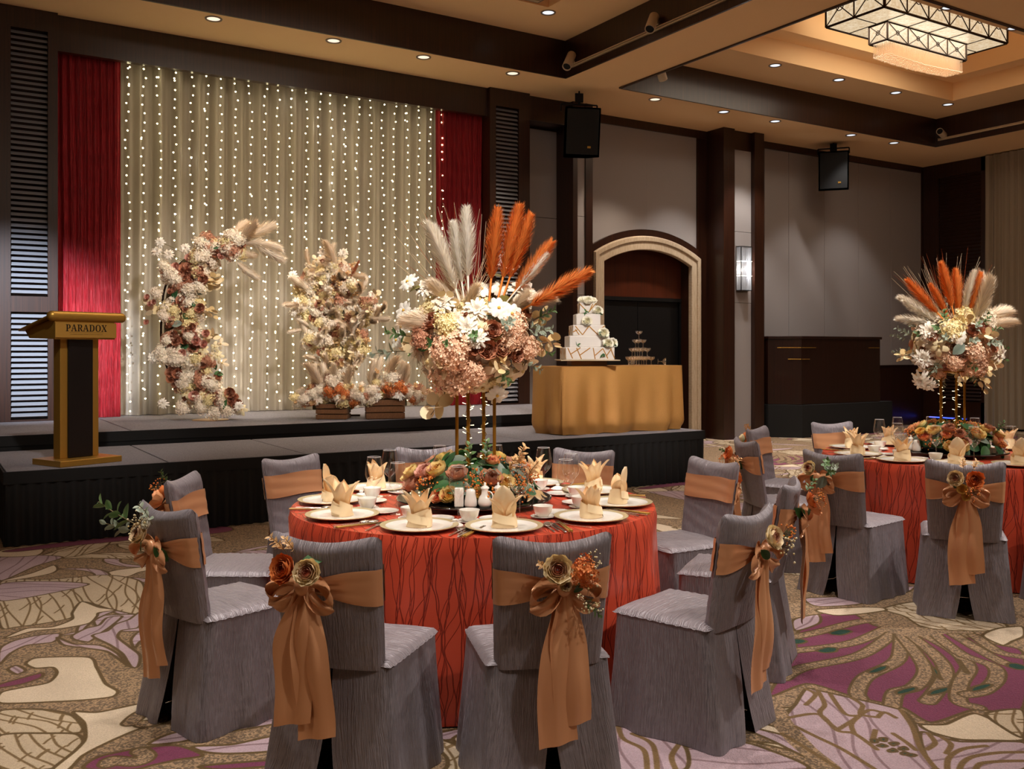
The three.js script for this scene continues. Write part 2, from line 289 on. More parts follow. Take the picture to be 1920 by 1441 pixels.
const BACKDROP = drape(1.86, 6.36, 0.73, 5.15, -12.12, 0.26, 0.08, 63, 18, 10, 0.015);
single('backdrop_drape', BACKDROP, M.drape, 'pale grey satin backdrop drape in deep folds behind strings of fairy lights', 'drape');
{ const g = place(drape(0, 3.4, 0.04, HC - 0.02, 0, 0.16, 0.05, 64, 10, 6), XR - 0.2, 0, -10.72, 0, rad(-90), 0); single('window_curtain', g, M.windowDrape, 'tall grey-beige window curtain at the right end of the hall', 'curtain'); }
// ---------------------------------------------------------------- carpet: a woven pattern of swirls, leaves and plumes, laid out in metres on the floor
// c cream, l lilac, p plum, v veined leaf, g green, b / B flecked brown branch / ground, d dark line; points are x,z on the floor
const CARPET = [
  ['v', '0.44,-6.99 0.74,-6.90 1.06,-6.84 1.22,-6.50 1.08,-5.75 0.95,-5.90 0.82,-6.19 0.72,-5.85 0.45,-5.81 0.37,-5.90'],
  ['l', '0.49,-7.84 0.72,-7.78 0.88,-7.60 0.68,-7.38 0.44,-7.05'],
  ['l', '0.44,-6.94 0.69,-6.87 0.92,-6.64 0.75,-6.53 0.41,-6.47'],
  ['c', '0.51,-8.10 0.63,-8.12 0.79,-7.98 0.72,-7.77 0.49,-7.86'],
  ['c', '0.44,-7.02 0.63,-7.16 0.79,-7.35 0.80,-7.19 0.74,-7.08 0.58,-7.02'],
  ['p', '0.54,-8.08 1.01,-8.20 1.47,-8.18 1.48,-8.01 0.99,-8.01 0.62,-7.99'],
  ['c', '0.37,-5.62 0.49,-5.75 0.61,-5.71 0.72,-5.81 0.74,-5.96 0.82,-6.19 0.89,-6.00 0.96,-5.89 0.87,-5.88 0.85,-5.81 0.79,-5.68 0.65,-5.65 0.52,-5.68 0.43,-5.63'],
  ['l', '0.34,-5.43 0.41,-5.54 0.52,-5.58 0.63,-5.55 0.58,-5.41 0.46,-5.42 0.38,-5.32 0.32,-5.16'],
  ['l', '0.68,-5.48 0.76,-5.58 0.83,-5.61 0.89,-5.74 0.97,-5.73 0.88,-5.55 0.81,-5.44 0.74,-5.32 0.68,-5.40'],
  ['l', '0.77,-5.42 0.85,-5.47 0.91,-5.58 0.99,-5.64 1.07,-5.76 1.01,-5.46 0.92,-5.44 0.88,-5.32 0.90,-5.13 0.92,-4.95 0.88,-4.78 0.85,-4.79 0.85,-5.02 0.82,-5.21'],
  ['l', '0.61,-5.49 0.67,-5.32 0.78,-5.22 0.83,-5.04 0.84,-4.81 0.83,-4.88 0.79,-5.10 0.71,-5.21 0.62,-5.33'],
  ['c', '0.43,-5.11 0.49,-5.17 0.70,-5.05 0.71,-4.86 0.71,-4.61 0.74,-4.48 0.71,-4.42 0.63,-4.43 0.50,-4.48 0.29,-4.59 0.30,-4.73 0.38,-4.75 0.49,-4.76 0.54,-4.88 0.53,-4.98 0.46,-5.01'],
  ['l', '0.35,-5.06 0.39,-5.10 0.42,-5.00 0.38,-4.96'],
  ['p', '0.30,-4.85 0.39,-4.89 0.48,-4.92 0.47,-4.85 0.39,-4.80 0.30,-4.80'],
  ['v', '0.28,-4.49 0.44,-4.41 0.53,-4.28 0.55,-4.09 0.50,-4.08 0.38,-4.15 0.26,-4.22'],
  ['v', '0.26,-4.20 0.44,-4.12 0.52,-4.06 0.53,-3.96 0.47,-3.85 0.41,-3.77 0.24,-3.87'],
  ['c', '0.54,-4.32 0.63,-4.26 0.80,-4.27 0.91,-4.24 0.91,-4.09 0.83,-4.03 0.69,-3.96 0.58,-3.89 0.51,-3.83 0.45,-3.73 0.40,-3.76 0.49,-3.89 0.54,-3.99 0.56,-4.17'],
  ['l', '0.74,-3.81 0.83,-3.87 1.00,-3.87 1.24,-3.81 1.22,-3.75 1.01,-3.77 0.84,-3.77'],
  ['l', '0.88,-3.70 1.01,-3.64 1.18,-3.63 1.14,-3.50 0.98,-3.56 0.90,-3.63'],
  ['p', '0.50,-3.71 0.56,-3.79 0.71,-3.79 0.83,-3.74 0.89,-3.60 0.80,-3.61 0.71,-3.61 0.65,-3.61'],
  ['p', '0.86,-3.51 1.10,-3.42 1.10,-3.37 0.92,-3.44'],
  ['b', '0.70,-3.76 0.71,-3.70 0.67,-3.67 0.60,-3.73 0.58,-3.71'],
  ['b', '0.72,-4.07 0.76,-4.13 0.81,-4.16 0.84,-4.07 0.81,-4.02 0.76,-4.03'],
  ['p', '3.14,-2.92 3.67,-3.24 3.92,-3.46 4.34,-3.67 4.52,-3.57 4.43,-3.33 4.64,-3.05 4.67,-2.81 4.65,-2.66 3.93,-2.25 3.74,-2.35 3.47,-2.36 3.51,-2.53 3.44,-2.72 3.40,-2.93'],
  ['b', '4.60,-3.35 4.43,-3.45 4.06,-3.44 3.88,-3.45'],
  ['b', '4.44,-3.29 4.06,-3.22 3.71,-3.29'],
  ['b', '4.38,-3.21 3.94,-3.07 3.55,-3.09 3.36,-3.04'],
  ['b', '4.53,-3.27 4.20,-3.03 3.99,-2.91 3.70,-2.85 3.51,-2.75 3.45,-2.69'],
  ['b', '4.39,-3.16 4.14,-2.88 3.98,-2.74 3.77,-2.65 3.64,-2.65 3.49,-2.56'],
  ['b', '4.47,-3.19 4.25,-2.87 4.06,-2.69 3.79,-2.56 3.66,-2.51'],
  ['b', '4.53,-3.19 4.41,-2.90 4.24,-2.69 3.99,-2.57 3.78,-2.44 3.78,-2.36'],
  ['b', '4.59,-3.12 4.38,-2.82 4.34,-2.63 4.19,-2.52 3.99,-2.46 3.88,-2.47'],
  ['b', '4.67,-3.07 4.53,-2.83 4.43,-2.63 4.44,-2.53'],
  ['b', '4.72,-2.96 4.57,-2.74 4.60,-2.62'],
  ['b', '4.63,-3.54 4.60,-3.35 4.61,-3.14 4.75,-3.02'],
  ['B', '4.66,-3.52 4.74,-3.47 4.64,-3.28 4.66,-3.07 4.51,-3.09 4.40,-3.16 4.42,-3.30'],
  ['g', '3.91,-2.89 3.87,-2.87 3.80,-2.86 3.76,-2.87 3.76,-2.89 3.80,-2.90 3.87,-2.91 3.91,-2.90'],
  ['g', '3.76,-2.63 3.72,-2.62 3.67,-2.62 3.63,-2.63 3.64,-2.65 3.67,-2.66 3.73,-2.66 3.77,-2.65'],
  ['g', '3.96,-2.64 3.96,-2.65 3.99,-2.69 4.04,-2.74 4.09,-2.78 4.09,-2.78 4.06,-2.73 4.00,-2.68'],
  ['g', '3.89,-2.56 3.85,-2.54 3.79,-2.54 3.74,-2.55 3.74,-2.56 3.79,-2.58 3.85,-2.58 3.89,-2.57'],
  ['g', '4.15,-2.63 4.14,-2.64 4.18,-2.68 4.24,-2.74 4.28,-2.78 4.29,-2.77 4.25,-2.73 4.19,-2.67'],
  ['g', '4.09,-2.48 4.04,-2.47 3.98,-2.47 3.94,-2.48 3.94,-2.49 3.99,-2.51 4.05,-2.51 4.09,-2.50'],
  ['g', '4.23,-3.35 4.18,-3.34 4.13,-3.34 4.10,-3.37 4.11,-3.40 4.16,-3.41 4.21,-3.41 4.24,-3.38'],
  ['g', '3.92,-3.19 3.88,-3.17 3.83,-3.18 3.81,-3.20 3.81,-3.23 3.85,-3.24 3.90,-3.24 3.93,-3.21'],
  ['g', '4.45,-2.53 4.42,-2.52 4.39,-2.54 4.39,-2.58 4.41,-2.60 4.44,-2.61 4.47,-2.59 4.47,-2.55'],
  ['g', '3.89,-3.36 3.85,-3.35 3.81,-3.36 3.79,-3.39 3.80,-3.42 3.84,-3.43 3.88,-3.42 3.90,-3.39'],
  ['l', '3.01,-2.71 3.16,-2.79 3.34,-2.89 3.37,-2.85 3.42,-2.71 3.48,-2.51 3.39,-2.38 3.20,-2.22 3.09,-2.09 2.78,-2.27 2.91,-2.56'],
  ['c', '3.41,-2.37 3.50,-2.32 3.71,-2.32 3.63,-2.07 3.49,-2.14 3.41,-2.20 3.38,-2.30'],
  ['v', '3.75,-2.30 3.91,-2.24 3.64,-2.08 3.67,-2.19'],
  ['v', '4.76,-3.55 5.05,-3.55 5.14,-3.38 5.12,-3.15 5.05,-2.98 4.92,-2.94 4.70,-3.09 4.63,-3.21 4.73,-3.39'],
  ['c', '4.76,-2.94 4.95,-2.97 5.09,-2.92 4.94,-2.82 4.80,-2.80 4.69,-2.79'],
  ['l', '3.34,-2.32 3.39,-2.19 3.59,-2.05 3.36,-1.92 3.10,-2.08'],
  ['l', '2.44,-2.70 2.66,-2.64 2.71,-2.53 2.70,-2.33 2.32,-2.56'],
  ['l', '4.14,-3.67 4.34,-3.67 4.21,-3.55 3.99,-3.52'],
  ['c', '4.41,-3.74 4.68,-3.64 4.77,-3.57 4.74,-3.52 4.55,-3.55 4.41,-3.61'],
  ['l', '4.56,-3.95 4.79,-3.86 5.08,-3.83 5.39,-3.79 5.19,-3.71 4.74,-3.69 4.48,-3.79'],
  ['B', '3.03,-2.81 3.08,-2.78 2.99,-2.65 2.87,-2.43 2.81,-2.27 2.75,-2.31 2.82,-2.52 2.92,-2.70'],
  ['d', '3.34,-2.89 3.32,-2.82 3.19,-2.76'],
  ['d', '3.37,-2.85 3.26,-2.72 3.16,-2.66 3.08,-2.50'],
  ['d', '3.38,-2.79 3.25,-2.61 3.28,-2.56'],
  ['d', '3.42,-2.71 3.39,-2.63 3.30,-2.57 3.33,-2.51'],
  ['d', '3.02,-2.70 3.15,-2.66 3.08,-2.51 3.11,-2.45 3.06,-2.31'],
  ['d', '3.08,-2.51 3.21,-2.54 3.36,-2.58 3.39,-2.54'],
  ['d', '3.28,-2.56 3.18,-2.52 3.11,-2.45'],
  ['d', '3.33,-2.51 3.40,-2.53 3.39,-2.47'],
  ['d', '3.24,-2.37 3.21,-2.29 3.18,-2.23'],
  ['d', '3.21,-2.43 3.10,-2.36'],
  ['d', '2.97,-2.62 2.96,-2.51 2.95,-2.38 2.91,-2.21'],
  ['d', '2.87,-2.60 2.84,-2.45 2.80,-2.27'],
  ['d', '3.48,-2.51 3.37,-2.38 3.20,-2.22 3.09,-2.08'],
  ['d', '3.12,-2.06 3.22,-2.12 3.34,-2.14 3.44,-2.11'],
  ['d', '3.16,-2.04 3.23,-2.07 3.31,-2.08 3.42,-2.05 3.51,-2.00'],
  ['d', '3.21,-2.01 3.28,-2.03 3.36,-2.00 3.43,-1.96'],
  ['d', '3.36,-2.30 3.30,-2.23 3.22,-2.21'],
  ['d', '3.37,-2.25 3.34,-2.19 3.25,-2.15'],
  ['g', '3.12,-2.31 3.10,-2.31 3.09,-2.32 3.09,-2.33 3.11,-2.33 3.12,-2.33'],
  ['g', '3.17,-2.30 3.15,-2.30 3.14,-2.30 3.15,-2.32 3.16,-2.32 3.18,-2.31'],
  ['g', '3.11,-2.26 3.10,-2.26 3.08,-2.27 3.09,-2.28 3.11,-2.28 3.12,-2.28'],
  ['g', '3.16,-2.25 3.15,-2.25 3.13,-2.26 3.14,-2.27 3.15,-2.27 3.17,-2.27'],
  ['g', '3.13,-2.22 3.11,-2.22 3.10,-2.23 3.11,-2.24 3.12,-2.24 3.13,-2.24'],
  ['g', '3.17,-2.35 3.15,-2.34 3.14,-2.35 3.15,-2.36 3.16,-2.37 3.18,-2.36'],
  ['g', '3.14,-2.20 3.12,-2.20 3.11,-2.21 3.11,-2.22 3.13,-2.22 3.14,-2.21'],
  ['g', '3.13,-2.36 3.11,-2.35 3.10,-2.36 3.11,-2.37 3.12,-2.38 3.14,-2.37'],
  ['c', '1.75,-3.24 1.82,-3.27 1.88,-3.28 1.87,-3.21 1.77,-3.09 1.74,-3.13'],
  ['l', '2.38,-3.04 2.42,-2.90 2.47,-2.73 2.32,-2.56 2.11,-2.70'],
  ['p', '1.66,-2.99 1.71,-3.01 1.73,-2.97 1.71,-2.94'],
  ['d', '2.37,-3.00 2.31,-2.89 2.31,-2.77 2.21,-2.63'],
  ['d', '2.37,-2.91 2.37,-2.79 2.24,-2.61'],
  ['d', '2.46,-2.74 2.36,-2.67 2.30,-2.58']
];
function carpetTex() {
  const X0 = -0.4, Z0 = -8.3, SX = 6.1, SZ = 6.4, N = 2048, c = document.createElement('canvas'); c.width = c.height = N;
  const g = c.getContext('2d'), r = rng(77), kx = N / SX, kz = N / SZ;
  const BROWN = '#826a50', FILL = { c: '#c3b097', l: '#a68f95', p: '#6c3049', v: '#b3a086', g: '#12372a' }, DARK = '#54401f';
  const flecks = [];                                           // where brown ground shows, flecks are woven in afterwards
  g.fillStyle = BROWN; g.fillRect(0, 0, N, N);
  const wrapDraw = (f) => { for (const dx of [-N, 0, N]) for (const dz of [-N, 0, N]) { g.save(); g.translate(dx, dz); f(); g.restore(); } };
  const path = (P, closed) => { g.beginPath(); const n = P.length, at = (i) => closed ? P[(i + n) % n] : P[clamp(i, 0, n - 1)]; g.moveTo(...P[0]);
    for (let i = 0; i < (closed ? n : n - 1); i++) { const a = at(i - 1), b = at(i), d = at(i + 1), e = at(i + 2), t = closed ? 7.5 : 6; g.bezierCurveTo(b[0] + (d[0] - a[0]) / t, b[1] + (d[1] - a[1]) / t, d[0] - (e[0] - b[0]) / t, d[1] - (e[1] - b[1]) / t, d[0], d[1]); }
    if (closed) g.closePath(); };
  const near = (P) => P.some((p) => p[0] > -N * 0.2 && p[0] < N * 1.2);
  function shape(k, P) {
    if (k === 'b') { wrapDraw(() => { path(P); g.lineCap = 'round'; g.strokeStyle = DARK; g.lineWidth = 27; g.stroke(); g.strokeStyle = BROWN; g.lineWidth = 19; g.stroke(); }); return; }
    if (k === 'd') { wrapDraw(() => { path(P); g.lineCap = 'round'; g.strokeStyle = '#6b5230'; g.lineWidth = 7; g.stroke(); }); return; }
    const s = r() * 1000 | 0;
    wrapDraw(() => {
      const q = rng(s); path(P, true); g.fillStyle = k === 'B' ? BROWN : FILL[k]; g.fill();
      if (k === 'v' || k === 'l') {
        g.save(); g.clip();
        let cx = 0, cy = 0, xx = 0, xy = 0, yy = 0; for (const p of P) { cx += p[0] / P.length; cy += p[1] / P.length; } for (const p of P) { const a = p[0] - cx, b = p[1] - cy; xx += a * a; xy += a * b; yy += b * b; }
        const th = 0.5 * Math.atan2(2 * xy, xx - yy), L = Math.sqrt(Math.max(xx, yy) / P.length) * 2.6, S = Math.sqrt(Math.min(xx, yy) / P.length) * 2.4, X = (u, v) => [cx + Math.cos(th) * u * L - Math.sin(th) * v * S, cy + Math.sin(th) * u * L + Math.cos(th) * v * S];
        g.strokeStyle = k === 'v' ? '#6b5433' : '#7d6468'; g.lineWidth = k === 'v' ? 3.4 : 4; const n = clamp(Math.round(S / (k === 'v' ? 10 : 15)), 3, 34);
        for (let i = 0; i < n; i++) { const v = -1 + 2 * (i + 0.5) / n, o = q() * 6; path([-1, -0.5, 0, 0.5, 1].map((u) => X(u, v * (0.55 + 0.45 * Math.cos(u * 1.2)) + 0.09 * Math.sin(u * 4 + o)))); g.stroke(); if (k === 'v') for (let j = 0; j < 4; j++) { const u = -0.9 + 1.8 * q(); path([X(u, v), X(u + 0.06, v + 1.1 / n), X(u + 0.14, v + 2.1 / n)]); g.stroke(); } }
        g.restore();
      }
      if (k !== 'g' && k !== 'B') { path(P, true); g.strokeStyle = DARK; g.lineWidth = 5.5; g.stroke(); }
      if (k === 'g') { g.strokeStyle = DARK; g.lineWidth = 5; g.stroke(); }
    });
  }
  const px = (x, z) => [(x - X0) * kx, (z - Z0) * kz];
  // free swirls in the parts of the repeat that only show between the furniture
  const leafAt = (k, x, z, L, wd, th, bend) => { const P = [], m = 9; for (let s = 0; s < 2; s++) for (let i = 0; i < m; i++) { const t = s ? 1 - i / m : i / m, w = Math.sin(Math.PI * Math.pow(t, 0.7)) * wd * (s ? -1 : 1) * (0.8 + 0.2 * Math.sin(t * 9)), a = th + bend * (t - 0.5), u = (t - 0.5) * L; P.push(px(x + Math.cos(a) * u - Math.sin(a) * w, z + Math.sin(a) * u + Math.cos(a) * w)); } shape(k, P); };
  for (let i = 0; i < 120; i++) { const x = lerp(0.9, 5.7, r()), z = lerp(-8.3, -4.4, r()); leafAt(['v', 'l', 'c', 'l', 'v', 'p', 'l', 'c'][i % 8], x, z, lerp(0.5, 1.5, r()), lerp(0.05, 0.2, r()), r() * TAU, lerp(-2, 2, r())); }
  for (let i = 0; i < 36; i++) leafAt(['l', 'v', 'c'][i % 3], lerp(1.0, 3.0, r()), lerp(-4.4, -2, r()), lerp(0.5, 1.0, r()), lerp(0.05, 0.12, r()), r() * TAU, lerp(-2, 2, r()));
  for (const [k, s] of CARPET) shape(k, s.split(' ').map((p) => px(...p.split(',').map(Number))));
  // yarn: flecks on the brown ground, a little grain everywhere
  const im = g.getImageData(0, 0, N, N), d = im.data, q = rng(5), n1 = tileNoise(91, 900), n2 = tileNoise(92, 40);
  for (let y = 0, k = 0; y < N; y++) for (let x = 0; x < N; x++, k += 4) {
    const isB = Math.abs(d[k] - 130) + Math.abs(d[k + 1] - 106) + Math.abs(d[k + 2] - 80) < 22, f = n1(x / N, y / N);
    const m = isB ? (f > 0.5 ? 1.16 : 0.78) * (0.84 + 0.32 * q()) : 0.9 + 0.14 * q() + 0.06 * n2(x / N, y / N);
    d[k] = Math.min(255, d[k] * m); d[k + 1] = Math.min(255, d[k + 1] * m); d[k + 2] = Math.min(255, d[k + 2] * m);
  }
  g.putImageData(im, 0, 0);
  const t = new THREE.CanvasTexture(c); t.colorSpace = THREE.SRGBColorSpace; t.wrapS = t.wrapT = THREE.RepeatWrapping; t.flipY = false;
  t.repeat.set(1 / SX, 1 / SZ); t.offset.set(-X0 / SX, -Z0 / SZ); return t;
}
{ const pn = tileNoise(95, 128); M.carpet = std(0xffffff, 0.97, { map: carpetTex(), bumpMap: pixelTex(256, 256, (u, v) => { const k = 255 * pn(u, v); return [k, k, k]; }, { srgb: false, rep: [2.2, 2.2] }), bumpScale: 0.004 }); }
struct('floor', bx(XL - 0.2, XR + 0.4, -0.12, 0, ZW - 0.5, ZF + 0.2), M.carpet);
// ---------------------------------------------------------------- lamps
M.onyx = new THREE.MeshStandardMaterial({ color: 0x3a3024, roughness: 0.4, emissive: 0xffffff, emissiveIntensity: 0.85,
  emissiveMap: (() => { const a = tileNoise(71, 12), b = tileNoise(72, 48), c = tileNoise(73, 128); return pixelTex(256, 256, (u, v) => { const k = clamp(0.55 * a(u + 0.1 * b(u, v), v) + 0.3 * b(u, v) + 0.15 * c(u, v), 0, 1); return mix3([196, 160, 112], [255, 240, 214], k); }, { rep: [1.6, 1.6] }); })() });
M.crystal = phys(0xfff4e6, 0.12, { transmission: 0.75, thickness: 0, ior: 1.5 });
M.crystalGlow = phys(0xfff4e4, 0.15, { transmission: 0.7, thickness: 0, ior: 1.7, emissive: 0xffe2b8, emissiveIntensity: 0.10 });
function chandelier(cx, cz, label) {
  const t = thing('chandelier', label, 'chandelier', [cx, 6.04, cz]);
  const L = 2.82, D = 0.94, h = 0.45;
  const pane = (w, hh, x, y, z, rx, ry) => part('pane', place(new THREE.BoxGeometry(w, hh, 0.008), x, y, z, rx, ry, 0), M.onyx, t);
  for (const s of [-1, 1]) { for (let i = 0; i < 6; i++) pane(L / 6 - 0.01, h, -L / 2 + (i + 0.5) * L / 6, h / 2, s * D / 2, 0, 0); for (let i = 0; i < 2; i++) pane(D / 2 - 0.01, h, s * L / 2, h / 2, -D / 2 + (i + 0.5) * D / 2, 0, Math.PI / 2); }
  for (let i = 0; i < 6; i++) for (const s of [-1, 1]) pane(L / 6 - 0.01, D / 2 - 0.01, -L / 2 + (i + 0.5) * L / 6, 0.004, s * D / 4, Math.PI / 2, 0);
  const bars = [], B = (a, b, r = 0.012) => bars.push(rod(a, b, r, r, 6)), ringAt = (x, y, z, ry, r) => bars.push(place(new THREE.TorusGeometry(r, 0.007, 5, 20), x, y, z, 0, ry, 0));
  for (const s of [-1, 1]) {
    for (const y of [0, h]) { B([-L / 2, y, s * D / 2], [L / 2, y, s * D / 2], 0.018); B([s * L / 2, y, -D / 2], [s * L / 2, y, D / 2], 0.018); }
    for (let i = 0; i <= 6; i++) { const x = -L / 2 + i * L / 6; B([x, 0, s * (D / 2 + 0.008)], [x, h, s * (D / 2 + 0.008)], i % 6 ? 0.011 : 0.018); if (i < 6) { const x1 = x + L / 6, z = s * (D / 2 + 0.012); B([x, 0, z], [x1, h, z], 0.008); B([x, h, z], [x1, 0, z], 0.008); ringAt((x + x1) / 2, h / 2, z, 0, 0.06); } }
    for (let i = 0; i < 2; i++) { const z0 = -D / 2 + i * D / 2, z1 = z0 + D / 2, x = s * (L / 2 + 0.012); B([x, 0, z0], [x, h, z1], 0.008); B([x, h, z0], [x, 0, z1], 0.008); B([x, 0, z1], [x, h, z1], 0.011); ringAt(x, h / 2, (z0 + z1) / 2, Math.PI / 2, 0.06); }
  }
  for (let i = 1; i < 6; i++) B([-L / 2 + i * L / 6, -0.004, -D / 2], [-L / 2 + i * L / 6, -0.004, D / 2], 0.007);
  B([-L / 2, -0.004, 0], [L / 2, -0.004, 0], 0.007);
  part('frame', merge(bars), M.bronze, t);
  // inner box of small panes and its fringe of glass rods
  const l = 1.82, d = 0.28, hh = 0.25, b2 = [], B2 = (a, b, r = 0.008) => b2.push(rod(a, b, r, r, 6));
  for (const s of [-1, 1]) {
    for (let i = 0; i < 4; i++) part('pane', place(new THREE.BoxGeometry(l / 4 - 0.01, hh, 0.006), -l / 2 + (i + 0.5) * l / 4, -hh / 2, s * d / 2), M.onyx, t);
    part('pane', place(new THREE.BoxGeometry(d - 0.01, hh, 0.006), s * l / 2, -hh / 2, 0, 0, Math.PI / 2), M.onyx, t);
    for (const y of [-0.005, -hh]) { B2([-l / 2, y, s * d / 2], [l / 2, y, s * d / 2], 0.015); B2([s * l / 2, y, -d / 2], [s * l / 2, y, d / 2], 0.015); }
    for (let i = 0; i <= 4; i++) { const x = -l / 2 + i * l / 4, z = s * (d / 2 + 0.008); B2([x, 0, z], [x, -hh, z], i % 4 ? 0.009 : 0.015); if (i < 4) { B2([x, 0, z], [x + l / 4, -hh, z], 0.006); B2([x, -hh, z], [x + l / 4, 0, z], 0.006); b2.push(place(new THREE.TorusGeometry(0.03, 0.006, 5, 16), x + l / 8, -hh / 2, z)); } }
    const x = s * (l / 2 + 0.008); B2([x, 0, -d / 2], [x, -hh, d / 2], 0.006); B2([x, -hh, -d / 2], [x, 0, d / 2], 0.006); b2.push(place(new THREE.TorusGeometry(0.03, 0.006, 5, 16), x, -hh / 2, 0, 0, Math.PI / 2, 0));
  }
  part('inner_frame', merge(b2), M.bronze, t);
  const r = rng(5), rods = [];
  for (let i = 0; i < 64; i++) for (let j = 0; j < 8; j++) { const x = -l / 2 + 0.06 + (l - 0.12) * (i + 0.5 * (j % 2)) / 63.5, z = -d / 2 + 0.02 + (d - 0.04) * j / 7, q = 0.17 + 0.03 * Math.cos(x / l * Math.PI) + 0.012 * r(); rods.push(place(new THREE.CylinderGeometry(0.0055, 0.0055, q, 5), x, -hh - q / 2, z)); rods.push(place(new THREE.OctahedronGeometry(0.016, 0), x, -hh - q, z)); }
  part('rod_fringe', merge(rods), M.crystalGlow, t, 'fringe of hanging glass rods', 'stuff');
  const a = new THREE.RectAreaLight(WARM, K_CHANDELIER, L, D); a.name = 'chandelier_lamp'; a.position.set(cx, 6.02, cz); a.lookAt(cx, 0, cz); scene.add(a);
  for (const s of [-1, 1]) { const q = new THREE.RectAreaLight(WARM, K_CHANDELIER * 0.18, L, h); q.position.set(cx, 6.04 + h / 2, cz + s * (D / 2 + 0.05)); q.lookAt(cx, 6.04 + h / 2, cz + s * 5); scene.add(q);
    const w = new THREE.RectAreaLight(WARM, K_CHANDELIER * 0.35, l, hh); w.position.set(cx, 6.04 - hh / 2, cz + s * (d / 2 + 0.04)); w.lookAt(cx, 6.04 - hh / 2, cz + s * 5); scene.add(w); }
  return t;
}
chandelier(12.2, -8.5, 'long bronze-framed box chandelier of glowing stone panes with a glass rod fringe');
{ const a = new THREE.RectAreaLight(WARM, K_CHANDELIER, 2.82, 0.94); a.position.set(3.87, 5.55, -8.5); a.lookAt(3.87, 0, -8.5); scene.add(a); }
// recessed downlights: ring, glowing lens, spot
M.ring = std(0x8d7a66, 0.4); M.lensW = M.lamp(new THREE.Color(1, 0.80, 0.60), 1.1); M.lensC = M.lamp(new THREE.Color(0.86, 0.9, 1.0), 1.0);
const RING = lathe([[0.072, 0.012], [0.075, -0.006], [0.095, -0.008], [0.098, 0.002]], 24), LENS = place(new THREE.CylinderGeometry(0.074, 0.074, 0.006, 24), 0, 0.004, 0);
function downlight(x, y, z, cool, k, angle, label, aim) {
  const t = thing('downlight', label, 'downlight', [x, y - 0.002, z], 0);
  part('trim_ring', RING, M.ring, t); part('lens', LENS, cool ? M.lensC : M.lensW, t);
  if (k) { const s = new THREE.SpotLight(cool ? SPOTC : WARM, k, 0, rad(angle), angle > 40 ? 0.3 : 0.55, 2); s.name = 'downlight_lamp'; s.position.set(x, y - 0.03, z); s.shadow.radius = 3; s.target.position.set(...(aim ?? [x, 0, z])); scene.add(s, s.target); }
}
const ord = 'first second third fourth fifth sixth seventh eighth ninth tenth eleventh twelfth thirteenth fourteenth fifteenth sixteenth seventeenth eighteenth nineteenth twentieth'.split(' '); ord.push(...ord.slice(0, 9).map((o) => 'twenty-' + o));
[[2.83, 0], [4.27, 0], [5.49, 0], [6.84, 0], [9.36, 0], [10.77, 1], [11.93, 1], [13.82, 1], [15.0, 1]].forEach(([x, cool], i) => downlight(x, HC, -10.96, cool, K_WALLSPOT * (i > 6 ? 0.5 : 1), i > 3 ? 43 : 34, `round recessed downlight, ${ord[i]} from the left in the row along the stage wall`));
[9.42, 10.84, 12.27, 13.68, 15.1].forEach((x, i) => { downlight(x, HT, -9.96, true, K_SPOT * 0.5, 30, `cool downlight, ${ord[i]} from the left in the tray row behind the chandelier`); downlight(x, HT, -7.14, true, K_SPOT * 0.5, 30, `cool downlight, ${ord[i]} from the left in the tray row before the chandelier`); });
downlight(6.72, HT, -9.92, true, K_SPOT * 0.5, 32, 'lone cool downlight in the tray above the stage front');
{ const v = thing('air_vent', 'pale flush air vent in the tray ceiling above the stage front', 'vent', [6.0, HT - 0.001, -9.45]); part('vent_frame', rb(0.85, 0.012, 0.5, 0.003, 0, -0.006, 0, 1), M.ring, v); for (let i = 0; i < 6; i++) part('slat', rb(0.78, 0.01, 0.05, 0.003, 0, -0.016, -0.19 + i * 0.076, 1), M.trackPale = std(0xcdb593, 0.5), v); }
// sunk spots over the tables and the floor, in the ceiling above the frame
for (const [x, z] of [[2.3, -4.03], [1.2, -2.6], [3.9, -3.0], [6.28, -4.12], [5.2, -5.4], [1.4, -5.6], [3.6, -5.5], [0.3, -4.3], [7.8, -5.2], [9.5, -5.0], [12, -6.0], [11, -9.0], [4.6, -7.0], [9.0, -8.0], [14.5, -7.5]]) { const s = new THREE.SpotLight(SPOTC, K_SPOT, 0, rad(27), 0.7, 2); s.position.set(x, HC - 0.03, z); s.shadow.radius = 3; s.target.position.set(x, 0, z); scene.add(s, s.target); }
for (const [from, at, cone, k] of KEYS) { const s = new THREE.SpotLight(SPOTC, K_KEY * k, 0, rad(cone), 0.8, 2); s.position.set(...from); s.shadow.radius = 4; s.target.position.set(...at); scene.add(s, s.target); }
{ const s = new THREE.SpotLight(COOL, 800, 0, rad(8), 1, 2); s.position.set(-1.2, 5.2, -4.0); s.shadow.radius = 4; s.target.position.set(1.0, 1.7, -11.7); scene.add(s, s.target); }
for (const p of FRONT_LIGHTS) { const a = new THREE.RectAreaLight(WARM, K_FRONT, 3.4, 1.4); a.position.set(...p); a.lookAt(p[0], 0, p[2] - 1.6); scene.add(a); }
// ---------------------------------------------------------------- flower heads (each a geometry that many copies share)
M.petal = phys(0xffffff, 0.62, { vertexColors: true, sheen: 0.25, sheenColor: new THREE.Color(0xffe8d8), sheenRoughness: 0.6 });
M.leaf = phys(0xffffff, 0.5, { vertexColors: true });
M.plume = std(0xffffff, 0.85, { vertexColors: true });
const tint = (hex, k = 1) => new THREE.Color(hex).multiplyScalar(k);
